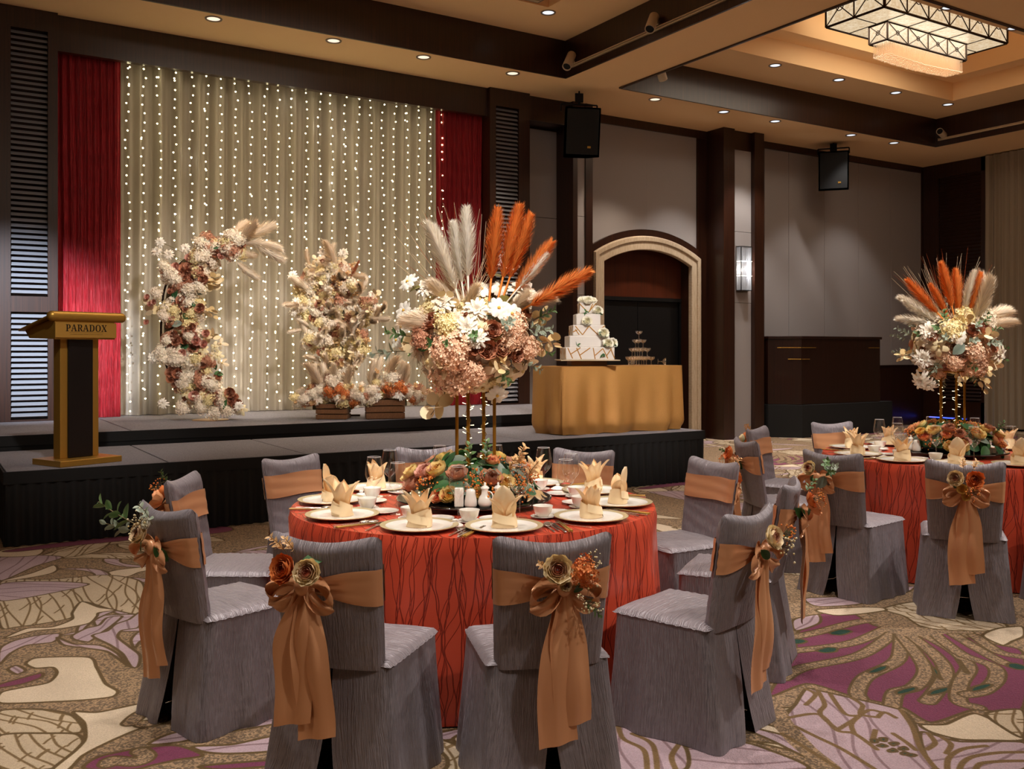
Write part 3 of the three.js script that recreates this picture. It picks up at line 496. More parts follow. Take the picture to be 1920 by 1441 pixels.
// layered rose / peony, radius about 1, opening along +y
function roseGeo(seed, outer, inner, open = 1, n = 4) {
  const r = rng(seed), list = [], A = tint(outer), B = tint(inner);
  const rings = [[5, 1.0, 1.22], [5, 0.92, 1.45], [5, 0.78, 1.66], [5, 0.64, 1.82], [4, 0.50, 1.98], [4, 0.37, 2.12], [3, 0.25, 2.3], [3, 0.14, 2.5]];
  rings.forEach(([m, R, th], k) => {
    for (let i = 0; i < m; i++) {
      const a0 = (i + 0.5 * k + 0.25 * r()) / m * TAU, half = 3.6 / m * (0.85 + 0.25 * r()), top = th * (k < 2 ? open : 1) * (0.94 + 0.12 * r()), ph = r() * 6, q = 0.9 + 0.15 * r(), cup = R * 0.95;
      const g = grid(n, n, (u, v) => {
        const s = u * 2 - 1, t = lerp(0.15, 1, v), w = half * Math.pow(Math.sin(Math.PI * (0.12 + 0.62 * t)), 0.7), T = top * t * (1 - 0.10 * s * s), rr = cup * Math.sin(T) * q * (1 + 0.06 * Math.sin(s * 5 + ph) * t) + (k < 3 ? 0.10 * t * t * t : 0), an = a0 + s * w;
        return [rr * Math.cos(an), cup * (1 - Math.cos(T)) * 0.95 + (1 - R) * 0.55 + 0.04 * Math.sin(s * 7 + ph) * t, rr * Math.sin(an)];
      });
      const c = B.clone().lerp(A, clamp(R * 1.5 - 0.25 + 0.2 * (r() - 0.5), 0, 1));
      paint(g, c);
      list.push(g);
    }
  });
  const o = merge(list); o.translate(0, -0.55, 0); return o;
}
// shaggy double flower: rings of narrow petals, the inner ones standing up
function shaggyGeo(seed, hex, hex2) {
  const r = rng(seed), list = [], A = tint(hex), B = tint(hex2);
  [[13, 1.0, 0.1], [12, 0.88, 0.45], [10, 0.7, 0.85], [7, 0.5, 1.2]].forEach(([n, L, lift]) => { for (let i = 0; i < n; i++) { const a = (i + r() * 0.7) / n * TAU, l = L * (0.8 + 0.4 * r()), up = lift + 0.3 * (r() - 0.5), cu = 0.25 + 0.4 * r(), tw = (r() - 0.5) * 0.6;
    list.push(paint(place(grid(2, 4, (u, v) => { const s = u * 2 - 1, w = 0.15 * Math.pow(Math.sin(Math.PI * (0.1 + 0.78 * v)), 0.7), d = v * l; return [s * w + tw * v * v * 0.3, d * Math.sin(up) - cu * l * v * v * v * 0.7 + 0.05 * s * s, d * Math.cos(up)]; }), 0, 0, 0, 0, a, 0), A.clone().lerp(B, r()))); } });
  return merge(list);
}
// ball of four-petalled florets
function hydrangeaGeo(seed, hex, hex2, n = 64, size = 0.3, flat = 0.9) {
  const r = rng(seed), P = [], C = [], I = [], A = tint(hex), B = tint(hex2), up = new V3(), t1 = new V3(), t2 = new V3(), p = new V3();
  for (let i = 0; i < n; i++) {
    const y = 1 - 1.65 * (i + 0.5) / n, a = i * 2.39996 + r() * 0.5, rr = Math.sqrt(Math.max(0, 1 - y * y)), R = (0.70 + 0.36 * r()) * (1 + 0.16 * Math.sin(a * 3 + seed) * rr + 0.12 * Math.sin(y * 5 + seed * 2)); up.set(rr * Math.cos(a), y, rr * Math.sin(a)).normalize(); const ax = up.clone();
    up.add(t1.set(r() - 0.5, r() - 0.5, r() - 0.5).multiplyScalar(1.1)).normalize(); t1.set(r() - 0.5, r() - 0.5, r() - 0.5).cross(up).normalize(); t2.crossVectors(up, t1); const c = A.clone().lerp(B, r()).multiplyScalar(0.9 + 0.2 * r()), base = ax.multiplyScalar(R).multiply(new V3(1, flat, 1));
    for (let k = 0; k < 4; k++) {
      const b = k * Math.PI / 2, at = (f, an, h) => p.copy(base).addScaledVector(t1, f * size * Math.cos(b + an)).addScaledVector(t2, f * size * Math.sin(b + an)).addScaledVector(up, h * size).toArray();
      const o = P.length / 3; P.push(...at(0, 0, -0.15), ...at(0.8, -0.55, 0.22), ...at(1.12, 0, 0.30), ...at(0.8, 0.55, 0.26)); for (let j = 0; j < 4; j++) { C.push(c.r, c.g, c.b); } I.push(o, o + 1, o + 2, o, o + 2, o + 3);
    }
  }
  const g = new THREE.BufferGeometry(); g.setAttribute('position', new THREE.Float32BufferAttribute(P, 3)); g.setAttribute('color', new THREE.Float32BufferAttribute(C, 3)); g.setIndex(I); g.computeVertexNormals();
  return merge([g, paint(place(new THREE.IcosahedronGeometry(0.72, 1), 0, 0, 0, 0, 0, 0, [1, flat, 1]), tint(hex))]);
}
// open daisy with a yellow eye; petals droop a little
function daisyGeo(seed, hex, n = 9, eye = 0xd9a83c, droop = 0.25) {
  const r = rng(seed), list = [];
  for (let i = 0; i < n; i++) { const a = i / n * TAU + 0.15 * r(), L = 0.9 + 0.2 * r(), d = droop * (0.5 + r()), ph = r() * 6;
    list.push(paint(place(grid(3, 4, (u, v) => { const s = u * 2 - 1, w = 0.34 * Math.pow(Math.sin(Math.PI * (0.08 + 0.80 * v)), 0.6) * (v > 0.95 ? 0.8 : 1); return [s * w, 0.16 * v - d * v * v + 0.05 * Math.cos(s * 3) + 0.05 * Math.sin(v * 7 + ph), 0.12 + v * L]; }), 0, 0, 0, 0, a, 0), tint(hex, 0.9 + 0.12 * r()))); }
  list.push(paint(place(new THREE.IcosahedronGeometry(0.17, 1), 0, 0.08, 0, 0, 0, 0, [1, 0.6, 1]), tint(eye)));
  return merge(list);
}
// feathery plume along +y from 0 to 1, half-width w
function plumeGeo(seed, hex, n = 320, w = 0.14, body = 0.62, hex2 = hex, droop = 0) {
  const r = rng(seed), P = [], C = [], I = [], A = tint(hex), B = tint(hex2), d = new V3(), s = new V3();
  const bend = (y) => droop * y * y;
  for (let i = 0; i < n; i++) {
    const t = Math.pow(r(), 0.85), y = lerp(1 - body, 0.97, t), a = r() * TAU, prof = Math.sin(Math.PI * clamp(0.12 + 0.80 * t, 0, 1)) * 0.75 + 0.35, L = w * prof * (0.75 + 0.5 * r());
    d.set(Math.cos(a), 1.25 + 0.9 * t, Math.sin(a)).normalize().multiplyScalar(L * 1.7); s.set(-Math.sin(a), 0, Math.cos(a)).multiplyScalar(0.0032 + 0.05 * w); const o = P.length / 3, x = bend(y), c = A.clone().lerp(B, r()).multiplyScalar(0.82 + 0.34 * r());
    P.push(x - s.x, y, -s.z, x + s.x, y, s.z, x + d.x + bend(y + d.y) - x, y + d.y * 0.92, d.z); I.push(o, o + 1, o + 2);
    for (let k = 0; k < 3; k++) C.push(c.r, c.g, c.b);
  }
  const g = new THREE.BufferGeometry(); g.setAttribute('position', new THREE.Float32BufferAttribute(P, 3)); g.setAttribute('color', new THREE.Float32BufferAttribute(C, 3)); g.setIndex(I); g.computeVertexNormals();
  return merge([g, paint(tube([[0, 0, 0], [bend(0.35), 0.35, 0], [bend(0.7), 0.7, 0], [bend(1), 1, 0]], 0.011, 8, 4), tint(hex))]);
}
function leafGeo(hex, w = 0.32, curl = 0.25, hex2 = hex) {
  const g = grid(4, 6, (u, v) => { const s = u * 2 - 1, ww = w * Math.pow(Math.sin(Math.PI * clamp(v * 0.96 + 0.03, 0, 1)), 0.75); return [s * ww, -curl * v * v + 0.22 * Math.abs(s) * ww, v]; });
  return paint(g, (p, c) => c.copy(tint(hex)).lerp(tint(hex2), clamp(Math.abs(p.x) * 3, 0, 1)));
}
function leafSprayGeo(seed, hex, hex2, n = 9, disc = 0) {         // stalk along +y with leaves or thin round seed discs
  const r = rng(seed), list = [paint(tube([[0, 0, 0], [0.04, 0.5, 0.03], [0, 1, 0]], 0.012, 6, 4), tint(0x6b5a34))];
  for (let i = 0; i < n; i++) { const y = lerp(0.2, 1, (i + 0.5) / n), a = i * 2.4, L = disc ? 0.2 : 0.34 * (1.1 - 0.5 * y); const g = disc ? paint(place(new THREE.CircleGeometry(disc * (0.8 + 0.4 * r()), 12), 0, 0, 0.2, r() * 1.6, r() * 2, 0), tint(r() < 0.5 ? hex : hex2, 0.9 + 0.2 * r())) : place(leafGeo(hex, 0.3, 0.2, hex2), 0, 0, 0, -0.5 - 0.5 * r(), 0, 0, L); list.push(place(g, 0, y, 0, 0, a, 0)); }
  return merge(list);
}
function budsGeo(seed, hex, hex2, n = 26, s = 0.09) {              // loose cluster of small buds or berries on thin stalks
  const r = rng(seed), list = [];
  for (let i = 0; i < n; i++) { const d = new V3(r() - 0.5, r() * 0.9, r() - 0.5).normalize().multiplyScalar(0.55 + 0.5 * r()); list.push(paint(place(new THREE.OctahedronGeometry(s * (0.7 + 0.6 * r()), 1), d.x, d.y, d.z), tint(r() < 0.5 ? hex : hex2))); list.push(paint(rod([0, 0, 0], d.toArray(), 0.012, 0.01, 3), tint(0x5b4a2c))); }
  return merge(list);
}
const G = {
  roseBrown: [roseGeo(1, 0xcf9272, 0x96563c, 1.0), roseGeo(2, 0xc4825f, 0x945a40, 1.12)], roseCream: [roseGeo(3, 0xf6e3b6, 0xb05a48, 0.95), roseGeo(4, 0xf3ddb0, 0x9c5040, 0.88)], roseOrange: [roseGeo(5, 0xee8d46, 0xa04420, 0.95), roseGeo(6, 0xea823e, 0xb04a20, 1.1)],
  roseYellow: [roseGeo(7, 0xf2cd72, 0xe0962f, 1.08), roseGeo(8, 0xefd58c, 0xd99a3c, 1.2)], rosePink: [roseGeo(9, 0xe6b09c, 0xc47862, 1.1)], roseWhite: [roseGeo(10, 0xfbf7ea, 0xf2ecca, 1.0)], roseCoral: [roseGeo(12, 0xe8a06c, 0xd2634a, 1.25)],
  hydPeach: [hydrangeaGeo(21, 0xf7cfac, 0xeab692, 230, 0.17), hydrangeaGeo(22, 0xf8d8b8, 0xeebc98, 200, 0.19)], hydWhite: [hydrangeaGeo(23, 0xfff4e0, 0xf8e6ca, 220, 0.155), hydrangeaGeo(24, 0xfff1de, 0xf2e0c4, 190, 0.17)], hydCream: [hydrangeaGeo(25, 0xfbebb6, 0xf2da9c, 170, 0.18)], hydOrange: [hydrangeaGeo(26, 0xf09850, 0xdc783a, 120, 0.22)], hydBrown: [hydrangeaGeo(27, 0xd29a78, 0xb27254, 140, 0.2)],
  daisy: [daisyGeo(31, 0xf6efe0, 9), daisyGeo(32, 0xf4ecdb, 10, 0xcaa04a, 0.45), daisyGeo(33, 0xf6efe2, 8, 0xe0b24a, 0.1)], fluff: [shaggyGeo(34, 0xfffaf0, 0xf6ead6), shaggyGeo(38, 0xfff6e8, 0xf2e2ca)],
  petals: [daisyGeo(35, 0xefdcae, 5, 0xd8b878, 0.5), daisyGeo(36, 0xf0d8b2, 4, 0xd8b878, 0.8)],
  plumeOrange: [plumeGeo(41, 0xf79540, 1100, 0.1, 0.66, 0xea8030), plumeGeo(42, 0xf8a050, 1100, 0.112, 0.7, 0xec8636, 0.06)], plumeWhite: [plumeGeo(43, 0xfff9ee, 1100, 0.095, 0.62, 0xf8eedd), plumeGeo(44, 0xfff6e6, 1100, 0.108, 0.7, 0xf4e6d0, 0.1)], plumeSoft: [plumeGeo(45, 0xfdf0dc, 900, 0.2, 0.82, 0xf4e0c4, 0.25), plumeGeo(46, 0xfbead2, 900, 0.24, 0.86, 0xf0d8b8, 0.4)], plumeRust: [plumeGeo(47, 0xc87a50, 600, 0.1, 0.7, 0xa85a36)],
  leafDark: [leafGeo(0x2f5a2c, 0.3, 0.25, 0x3f6d36), leafGeo(0x27502a, 0.36, 0.15, 0x35603a)], leafGrey: [leafGeo(0x6f7d70, 0.36, 0.2, 0x8a9686)], leafOlive: [leafGeo(0x6b6430, 0.3, 0.3, 0x807638)],
  sprayGreen: [leafSprayGeo(51, 0x4f7440, 0x7b9460, 11)], sprayGrey: [leafSprayGeo(52, 0x8a9682, 0xaab09a, 9)], discs: [leafSprayGeo(53, 0xeed6a6, 0xe2c48c, 9, 0.17), leafSprayGeo(54, 0xf0dab0, 0xe4cc9a, 6, 0.24)], sprayTan: [leafSprayGeo(55, 0xd8a870, 0xe6bf8a, 14)],
  berries: [budsGeo(61, 0xc9661f, 0xe08a30, 30, 0.07)], buds: [budsGeo(62, 0xe9dcb4, 0xd8c28a, 26, 0.06)],
};
const FNAME = { roseBrown: 'peony', roseCream: 'peony', roseOrange: 'rose', roseYellow: 'rose', rosePink: 'rose', roseWhite: 'rose', roseCoral: 'rose_bud', hydPeach: 'hydrangea', hydWhite: 'hydrangea', hydCream: 'hydrangea', hydOrange: 'carnation', hydBrown: 'carnation', daisy: 'daisy', fluff: 'chrysanthemum', petals: 'blossom',
  plumeOrange: 'pampas_plume', plumeWhite: 'pampas_plume', plumeSoft: 'pampas_plume', plumeRust: 'pampas_plume', leafDark: 'leaf', leafGrey: 'leaf', leafOlive: 'leaf', sprayGreen: 'leaf_spray', sprayGrey: 'leaf_spray', discs: 'seed_spray', sprayTan: 'leaf_spray', berries: 'berry_cluster', buds: 'bud_cluster' };
// a flower head at p, its +y turned towards dir
const QY = new V3(0, 1, 0);
function bloom(kind, parent, p, dir, size, r, spin) {
  const list = G[kind], g = list[Math.floor(r() * list.length)], m = part(FNAME[kind], g, kind.startsWith('plume') ? M.plume : kind.startsWith('leaf') || kind.startsWith('spray') ? M.leaf : M.petal, parent);
  m.position.set(...p); m.quaternion.setFromUnitVectors(QY, new V3(...dir).normalize()).multiply(new THREE.Quaternion().setFromAxisAngle(QY, spin ?? r() * TAU)); if (kind.startsWith('hyd')) m.scale.set(size * (0.9 + 0.3 * r()), size * (0.8 + 0.25 * r()), size * (0.9 + 0.3 * r())); else m.scale.setScalar(size * (kind === 'fluff' ? 1.25 : 1)); return m;
}
// ---------------------------------------------------------------- covered banquet chairs with satin sashes
{ const a = streakNoise(101, 110, 5), b = tileNoise(102, 6), c = tileNoise(103, 24), d2 = streakNoise(104, 230, 9), crinkle = (u, v) => { const w = u + 0.016 * b(u, v) + 0.007 * c(u, v); return clamp(0.5 * a(w, v + 0.1 * b(u, v)) + 0.5 * d2(w, v), 0, 1); };
  const y1 = tileNoise(105, 200), y2 = tileNoise(106, 24), tex = pixelTex(256, 256, (u, v) => mix3([134, 126, 131], [150, 142, 147], 0.6 * y1(u, v) + 0.4 * y2(u, v)));
  const bump = pixelTex(512, 512, (u, v) => { const k = 255 * crinkle(u, v); return [k, k, k]; }, { srgb: false });
  for (const t of [tex, bump]) t.repeat.set(3.2, 3.2);
  M.cover = phys(0xffffff, 0.42, { map: tex, bumpMap: bump, bumpScale: 0.006, metalness: 0.25, sheen: 0.35, sheenColor: new THREE.Color(0xb8b0ba), sheenRoughness: 0.4 });
  M.sash = phys(0xd89c70, 0.27, { metalness: 0.15, sheen: 0.4, sheenColor: new THREE.Color(0xf0c8a4), sheenRoughness: 0.35 });
}
// local axes: the sitter looks along +z, the floor is y = 0, the seat is centred on the origin
const SEATH = 0.46;
function skirtGeo() {
  const hw = 0.218, f = 0.225, b = -0.205, list = [];
  const outline = (t, y) => {                                         // t 0..1 round from the slit in the back, anticlockwise from above
    const k = 1 - y / SEATH, fl = 0.035 * Math.pow(k, 1.2), w = hw + fl, zf = f + fl * 0.8, zb = b - 0.05 * k - fl * 0.5, gap = 0.003 + 0.046 * Math.pow(k, 2.4), rc = 0.045;
    const per = [w - gap, zf - zb, 2 * w, zf - zb, w - gap], tot = per.reduce((a, c) => a + c); let s = t * tot, i = 0; while (i < 4 && s > per[i]) s -= per[i++];
    const c = [[gap, zb], [w, zb], [w, zf], [-w, zf], [-w, zb], [-gap, zb]], A = c[i], B = c[i + 1], q = s / per[i]; let x = lerp(A[0], B[0], q), z = lerp(A[1], B[1], q);
    const ax = Math.abs(x) - (w - rc), az = z > 0 ? z - (zf - rc) : (zb + rc) - z; if (ax > 0 && az > 0) { const l = Math.hypot(ax, az) || 1, m = Math.min(1, rc / l); x = Math.sign(x) * (w - rc + ax * m); z = z > 0 ? zf - rc + az * m : zb + rc - az * m; }
    const fold = k * (0.010 * Math.sin(t * 58 + 2 * Math.sin(t * 17)) + 0.007 * Math.sin(t * 27 + 1)); const nx = x / w, nz = z / zf, l = Math.hypot(nx, nz) || 1;
    return [x + fold * nx / l, y, z + fold * nz / l, s, tot * t];
  };
  list.push(grid(120, 14, (u, v) => { const y = lerp(0.0015, SEATH - 0.012, v), p = outline(u, y); return [p[0], y, p[2]]; }, (u, v, p) => [u * 1.9, p[1]]));
  // seat cushion: rounded edge, gently domed, crinkle running side to side
  list.push(grid(28, 28, (u, v) => { const a = u * 2 - 1, c = v * 2 - 1, ea = 1 - Math.pow(Math.abs(a), 9), ec = 1 - Math.pow(Math.abs(c), 9), e = Math.min(ea, ec), x = a * (hw + 0.004) * (1 - 0.03 * Math.pow(Math.abs(c), 10)), z = c > 0 ? c * (f + 0.004) : -c * (b - 0.004); return [x, SEATH - 0.016 + 0.022 * Math.sqrt(Math.max(0, e)) + 0.010 * (1 - a * a) * (1 - c * c) + 0.002 * Math.sin(c * 34 + a * 4), z]; }, (u, v, p) => [p[2], p[0] * 0.9], true));
  return merge(list);
}
// back: a curved cushion with a dipped top edge, hollow towards the sitter
const BACK = { y0: 0.43, y1: 0.90, at: (s, t) => { const hw = lerp(0.188, 0.207, t), y = lerp(0.43, 0.902 - 0.036 * (1 - s * s) - 0.026 * Math.pow(Math.abs(s), 14), t), lean = lerp(-0.200, -0.292, t); return [s * hw, y, lean + 0.035 * s * s * (0.4 + 0.6 * t)]; } };
function backGeo() {
  const list = [], th = 0.029;
  for (const side of [1, -1]) list.push(grid(34, 24, (u, v) => { const s = (u * 2 - 1) * side, p = BACK.at(s, v), e = Math.pow(1 - Math.pow(Math.abs(s), 12), 0.5) * Math.pow(1 - Math.pow(v, 22), 0.5); return [p[0], p[1], p[2] + side * th * e + 0.0015 * Math.sin(v * 40 + s * 5) * e]; }, (u, v) => [u * 0.42, v * 0.47]));
  return merge(list);
}
function sashBand(s0, s1, yTop, yBot, face, n = 30, pinchAt = null, off = 0.008) {      // strip of satin round the back; pinched where it is knotted
  return grid(n, 8, (u, v) => {
    const s = lerp(s0, s1, u), k = pinchAt === null ? 0 : Math.exp(-Math.pow((s - pinchAt) / 0.62, 2)), mid = (yTop + yBot) / 2 - (pinchAt === null ? 0 : 0.012), hh = (yTop - yBot) / 2 * (1 - 0.62 * k), sag = pinchAt === null ? 0.004 * Math.sin(s * 3) : 0;
    const y = mid + (v * 2 - 1) * hh + sag, t = clamp((y - 0.43) / (0.885 - 0.43), 0, 1), p = BACK.at(s, t), e = Math.pow(Math.max(0, 1 - Math.pow(Math.abs(s), 12)), 0.5), z = p[2] + face * (0.029 * e + off + (pinchAt === null ? 0.0012 * Math.sin(v * 14 + s * 2) : 0.0045 * Math.sin(v * 19 + 3 * s) * (0.35 + k)));
    return [p[0] * (1 + 0.012 * Math.abs(s)), y, z];
  });
}
function loopGeo(dir, seed) {                                          // one drooping loop of the bow
  const r = rng(seed);
  return grid(20, 6, (u, v) => { const a = u * TAU * 0.96 + 0.1, w = (v * 2 - 1) * 0.042 * (0.55 + 0.45 * Math.sin(a / 2)), L = 0.115; const x = dir * (L * (0.5 - 0.5 * Math.cos(a)) + 0.004), y = -0.036 * Math.sin(a) - 0.040 * (0.5 - 0.5 * Math.cos(a)) + w * 0.75 + 0.006 * Math.sin(a * 3 + v * 5); return [x, y, -0.012 - 0.030 * Math.sin(a / 2) + w * 0.35 * Math.cos(a) - 0.008 * Math.sin(v * 9 + a * 2)]; });
}
function tailGeo(x0, x1, len, seed) {
  const r = rng(seed), a = r() * 6, b = r() * 6;
  return grid(12, 26, (u, v) => { const t = v, w = lerp(0.030, 0.066, smooth(0, 0.45, t)), s = u * 2 - 1, cx = lerp(0, (x0 + x1) / 2, smooth(0, 0.6, t)); return [cx + s * w + 0.006 * Math.sin(t * 7 + a), -t * len - 0.012 * s * (t > 0.96 ? 1 : 0) , -0.022 - 0.012 * Math.sin(t * 3) + 0.012 * Math.cos(s * 4.2 + a) * (1 - 0.4 * t) + 0.006 * Math.sin(t * 9 + b)]; });
}
const CG = { skirt: skirtGeo(), back: backGeo(), loop: [loopGeo(-1, 1), loopGeo(1, 2)], tail: [tailGeo(-0.07, -0.02, 0.50, 3), tailGeo(0.0, 0.07, 0.46, 4), tailGeo(-0.05, 0.0, 0.46, 5), tailGeo(-0.01, 0.05, 0.52, 6)], knot: place(new THREE.SphereGeometry(0.03, 12, 8), 0, 0, -0.03, 0, 0, 0, [0.9, 1.05, 0.7]),
  frame: merge([[-0.17, 0.17], [0.17, 0.17], [-0.165, -0.19], [0.165, -0.19]].map(([x, z]) => rod([x, 0, z], [x * 0.98, 0.42, z * 0.95], 0.012))) };
M.chairLeg = std(0x0e0c0b, 0.6);
const backZ = (s, y) => BACK.at(s, clamp((y - 0.43) / 0.455, 0, 1))[2] - 0.039;
const CORSAGE = {                                                     // flower heads at the knot: kind, x, y, size
  peonyOrange: [['roseCream', -0.035, 0.055, 0.052], ['hydOrange', 0.055, 0.045, 0.042], ['roseCream', -0.005, 0.0, 0.022], ['leafDark', 0.03, -0.03, 0.08], ['leafDark', -0.02, -0.01, 0.06], ['buds', 0.06, -0.05, 0.06], ['sprayTan', -0.06, 0.05, 0.06], ['buds', 0.07, 0.07, 0.05], ['sprayGreen', 0.05, -0.05, 0.09]],
  twoRoses: [['roseOrange', -0.045, 0.05, 0.052], ['roseCream', 0.045, 0.045, 0.048], ['sprayTan', -0.05, 0.09, 0.09], ['sprayTan', -0.02, 0.09, 0.08], ['leafDark', -0.05, 0.0, 0.07], ['leafDark', 0.0, 0.06, 0.08]],
  peonySprig: [['roseCream', -0.01, 0.05, 0.05], ['roseOrange', 0.045, 0.05, 0.026], ['berries', 0.075, 0.05, 0.05], ['buds', 0.06, 0.0, 0.07], ['leafDark', 0.02, -0.01, 0.08], ['leafDark', -0.04, 0.0, 0.06], ['sprayGreen', 0.09, 0.03, 0.08]],
  orange: [['roseOrange', 0.0, 0.045, 0.05], ['leafDark', 0.03, 0.0, 0.08], ['leafDark', -0.03, -0.02, 0.08], ['sprayGreen', -0.06, 0.03, 0.09], ['berries', -0.05, 0.0, 0.05]],
  coral: [['roseCoral', 0.03, 0.03, 0.05], ['roseOrange', 0.0, 0.06, 0.04], ['berries', -0.03, 0.07, 0.06], ['sprayGreen', -0.02, 0.09, 0.09], ['leafDark', -0.03, -0.02, 0.08], ['leafDark', 0.02, -0.03, 0.07]],
  peonyGreen: [['roseCream', -0.03, 0.045, 0.048], ['sprayGreen', 0.05, 0.05, 0.12], ['sprayGrey', 0.08, 0.04, 0.12], ['sprayGreen', 0.07, 0.02, 0.10], ['leafDark', -0.06, 0.02, 0.07], ['leafGrey', 0.06, 0.0, 0.09], ['leafDark', 0.0, 0.0, 0.07]],
  threeFlowers: [['roseCream', -0.055, 0.06, 0.048], ['roseOrange', 0.045, 0.055, 0.052], ['roseYellow', -0.02, 0.0, 0.03], ['roseYellow', 0.0, -0.04, 0.025], ['berries', 0.03, -0.01, 0.06], ['sprayTan', -0.01, 0.10, 0.08], ['sprayTan', 0.03, 0.1, 0.08], ['leafDark', 0.07, 0.0, 0.08], ['leafDark', -0.06, 0.0, 0.07]],
  vine: [['roseCream', -0.01, 0.05, 0.05], ['leafDark', -0.05, 0.02, 0.07], ['leafDark', 0.04, 0.0, 0.08], ['sprayGrey', 0.02, 0.08, 0.12], ['buds', 0.01, 0.09, 0.06], ['sprayGreen', -0.08, 0.06, 0.2], ['sprayGrey', -0.10, 0.03, 0.15], ['leafGrey', -0.04, 0.08, 0.09], ['roseWhite', 0.03, 0.09, 0.025]],
};
function makeChair(label, pos, turn, kind, { dx = 0, flip = 0, group } = {}) {
  const t = thing('banquet_chair', label, 'chair', pos, turn, group), r = rng(Math.round(pos[0] * 917 + pos[2] * 331 + 5000));
  part('seat_cover', CG.skirt, M.cover, t); part('back_cover', CG.back, M.cover, t); part('leg_frame', CG.frame, M.chairLeg, t, null, 'stuff');
  const sash = part('sash', SASH(dx), M.sash, t, 'peach satin sash'), ky = 0.725, kz = backZ(dx / 0.2, ky);
  const put = (name, g) => { const m = part(name, g, M.sash, sash); m.position.set(dx, ky, kz); return m; };
  put('sash_knot', CG.knot); put('bow_loop', CG.loop[0]); put('bow_loop', CG.loop[1]); put('sash_tail', CG.tail[flip ? 2 : 0]); put('sash_tail', CG.tail[flip ? 3 : 1]);
  const c = new THREE.Group(); c.name = 'corsage'; t.add(c); c.position.set(dx, ky + 0.015, kz - 0.045);
  for (const [k, x, y, s] of CORSAGE[kind]) { const lf = k.startsWith('leaf') || k.startsWith('spray') || k === 'discs'; const q = new V3(-x * (lf ? 9 : 4), (lf ? y * 8 : y * 2 + 0.25), lf ? -0.5 : -1); bloom(k, c, [-x, y, lf ? 0.01 : -0.02 - (s > 0.04 ? 0.01 : 0)], q.toArray(), s, r); }
  return t;
}
const sashCache = {};
function SASH(dx) { return sashCache[dx] ??= merge([sashBand(-1, 1, 0.795, 0.668, 1, 24), sashBand(1, -1, 0.795, 0.668, -1, 34, dx / 0.2)]); }
// ---------------------------------------------------------------- round tables, cloths and place settings
const TABLE = 0.755, RT = 0.886, TA = [2.296, -4.034], TB = [6.28, -4.12];
{ const n1 = tileNoise(111, 64), n2 = tileNoise(112, 16);
  const draw = (base, line, lw) => (g, w, h) => {                      // branching dark veins running down the satin
    g.fillStyle = base; g.fillRect(0, 0, w, h); g.strokeStyle = line; g.lineCap = 'round'; const r = rng(9);
    const S = Array.from({ length: 40 }, (_, i) => [(i + 0.5 * r()) / 40 * w, 18 + 22 * r(), r() * TAU, 10 * r(), r() * TAU, 5 * r(), r() * TAU]), X = (q, y) => q[0] + q[1] * Math.sin(y / h * TAU + q[2]) + q[3] * Math.sin(y / h * TAU * 3 + q[4]) + q[5] * Math.sin(y / h * TAU * 7 + q[6]);
    const line2 = (f, y0, y1, lw2) => { for (const d of [-w, 0, w]) { g.lineWidth = lw2; g.beginPath(); for (let y = y0; y <= y1; y += 8) { const x = f(y) + d; y === y0 ? g.moveTo(x, y) : g.lineTo(x, y); } g.stroke(); } };
    S.forEach((q, i) => { line2((y) => X(q, y), -8, h + 8, lw * (0.5 + 0.8 * r())); const n = S[(i + 1) % 40], o = i === 39 ? w : 0; for (let k = 0; k < 4; k++) { const y0 = Math.round(r() * h), L = 150 + 140 * r(), f = (y) => { const t = smooth(0, 1, (y - y0) / L), yy = ((y % h) + h) % h; return lerp(X(q, yy), X(n, yy) + o, t); }; line2(f, y0, y0 + L, lw * 0.6); line2((y) => f(y + h), y0 - h, y0 - h + L, lw * 0.6); } });
  };
  const rep = [1.15, 1.15], tex = canvasTex(1024, 1024, draw('#cc4c33', '#7e2416', 4.5), { rep }), bump = canvasTex(1024, 1024, draw('#c0c0c0', '#505050', 6), { srgb: false, rep });
  M.cloth = phys(0xffffff, 0.3, { map: tex, bumpMap: bump, bumpScale: 0.002, sheen: 0.6, sheenColor: new THREE.Color(0xf08868), sheenRoughness: 0.4 });
}
function clothGeo(seed) {
  const r = rng(seed), ph = Array.from({ length: 6 }, () => r() * TAU), drop = TABLE - 0.006;
  const f = (a) => 0.55 * Math.sin(a * 9 + ph[0]) + 0.35 * Math.sin(a * 14 + ph[1]) + 0.25 * Math.sin(a * 23 + ph[2]);
  const side = grid(260, 22, (u, v) => { const a = u * TAU, k = 1 - v, e = 0.012, R = RT + (v > 0.975 ? -e * Math.pow((v - 0.975) / 0.025, 2) : 0) + k * 0.008 + 0.062 * Math.pow(k, 0.9) * f(a); return [R * Math.cos(a), 0.006 + v * drop + (v > 0.975 ? 0.004 * Math.sin((v - 0.975) / 0.025 * Math.PI / 2) : 0), R * Math.sin(a)]; }, (u, v) => [u * 6.0, v * 0.75], true);
  const top = grid(120, 10, (u, v) => { const a = u * TAU, R = lerp(RT - 0.012, 0.001, v); return [R * Math.cos(a), TABLE + 0.004 + 0.0006 * Math.sin(R * 60 + a * 7), R * Math.sin(a)]; }, (u, v, p) => [p[0], p[2]], true);
  return merge([side, top]);
}
const CLOTH = [clothGeo(3), clothGeo(8)];
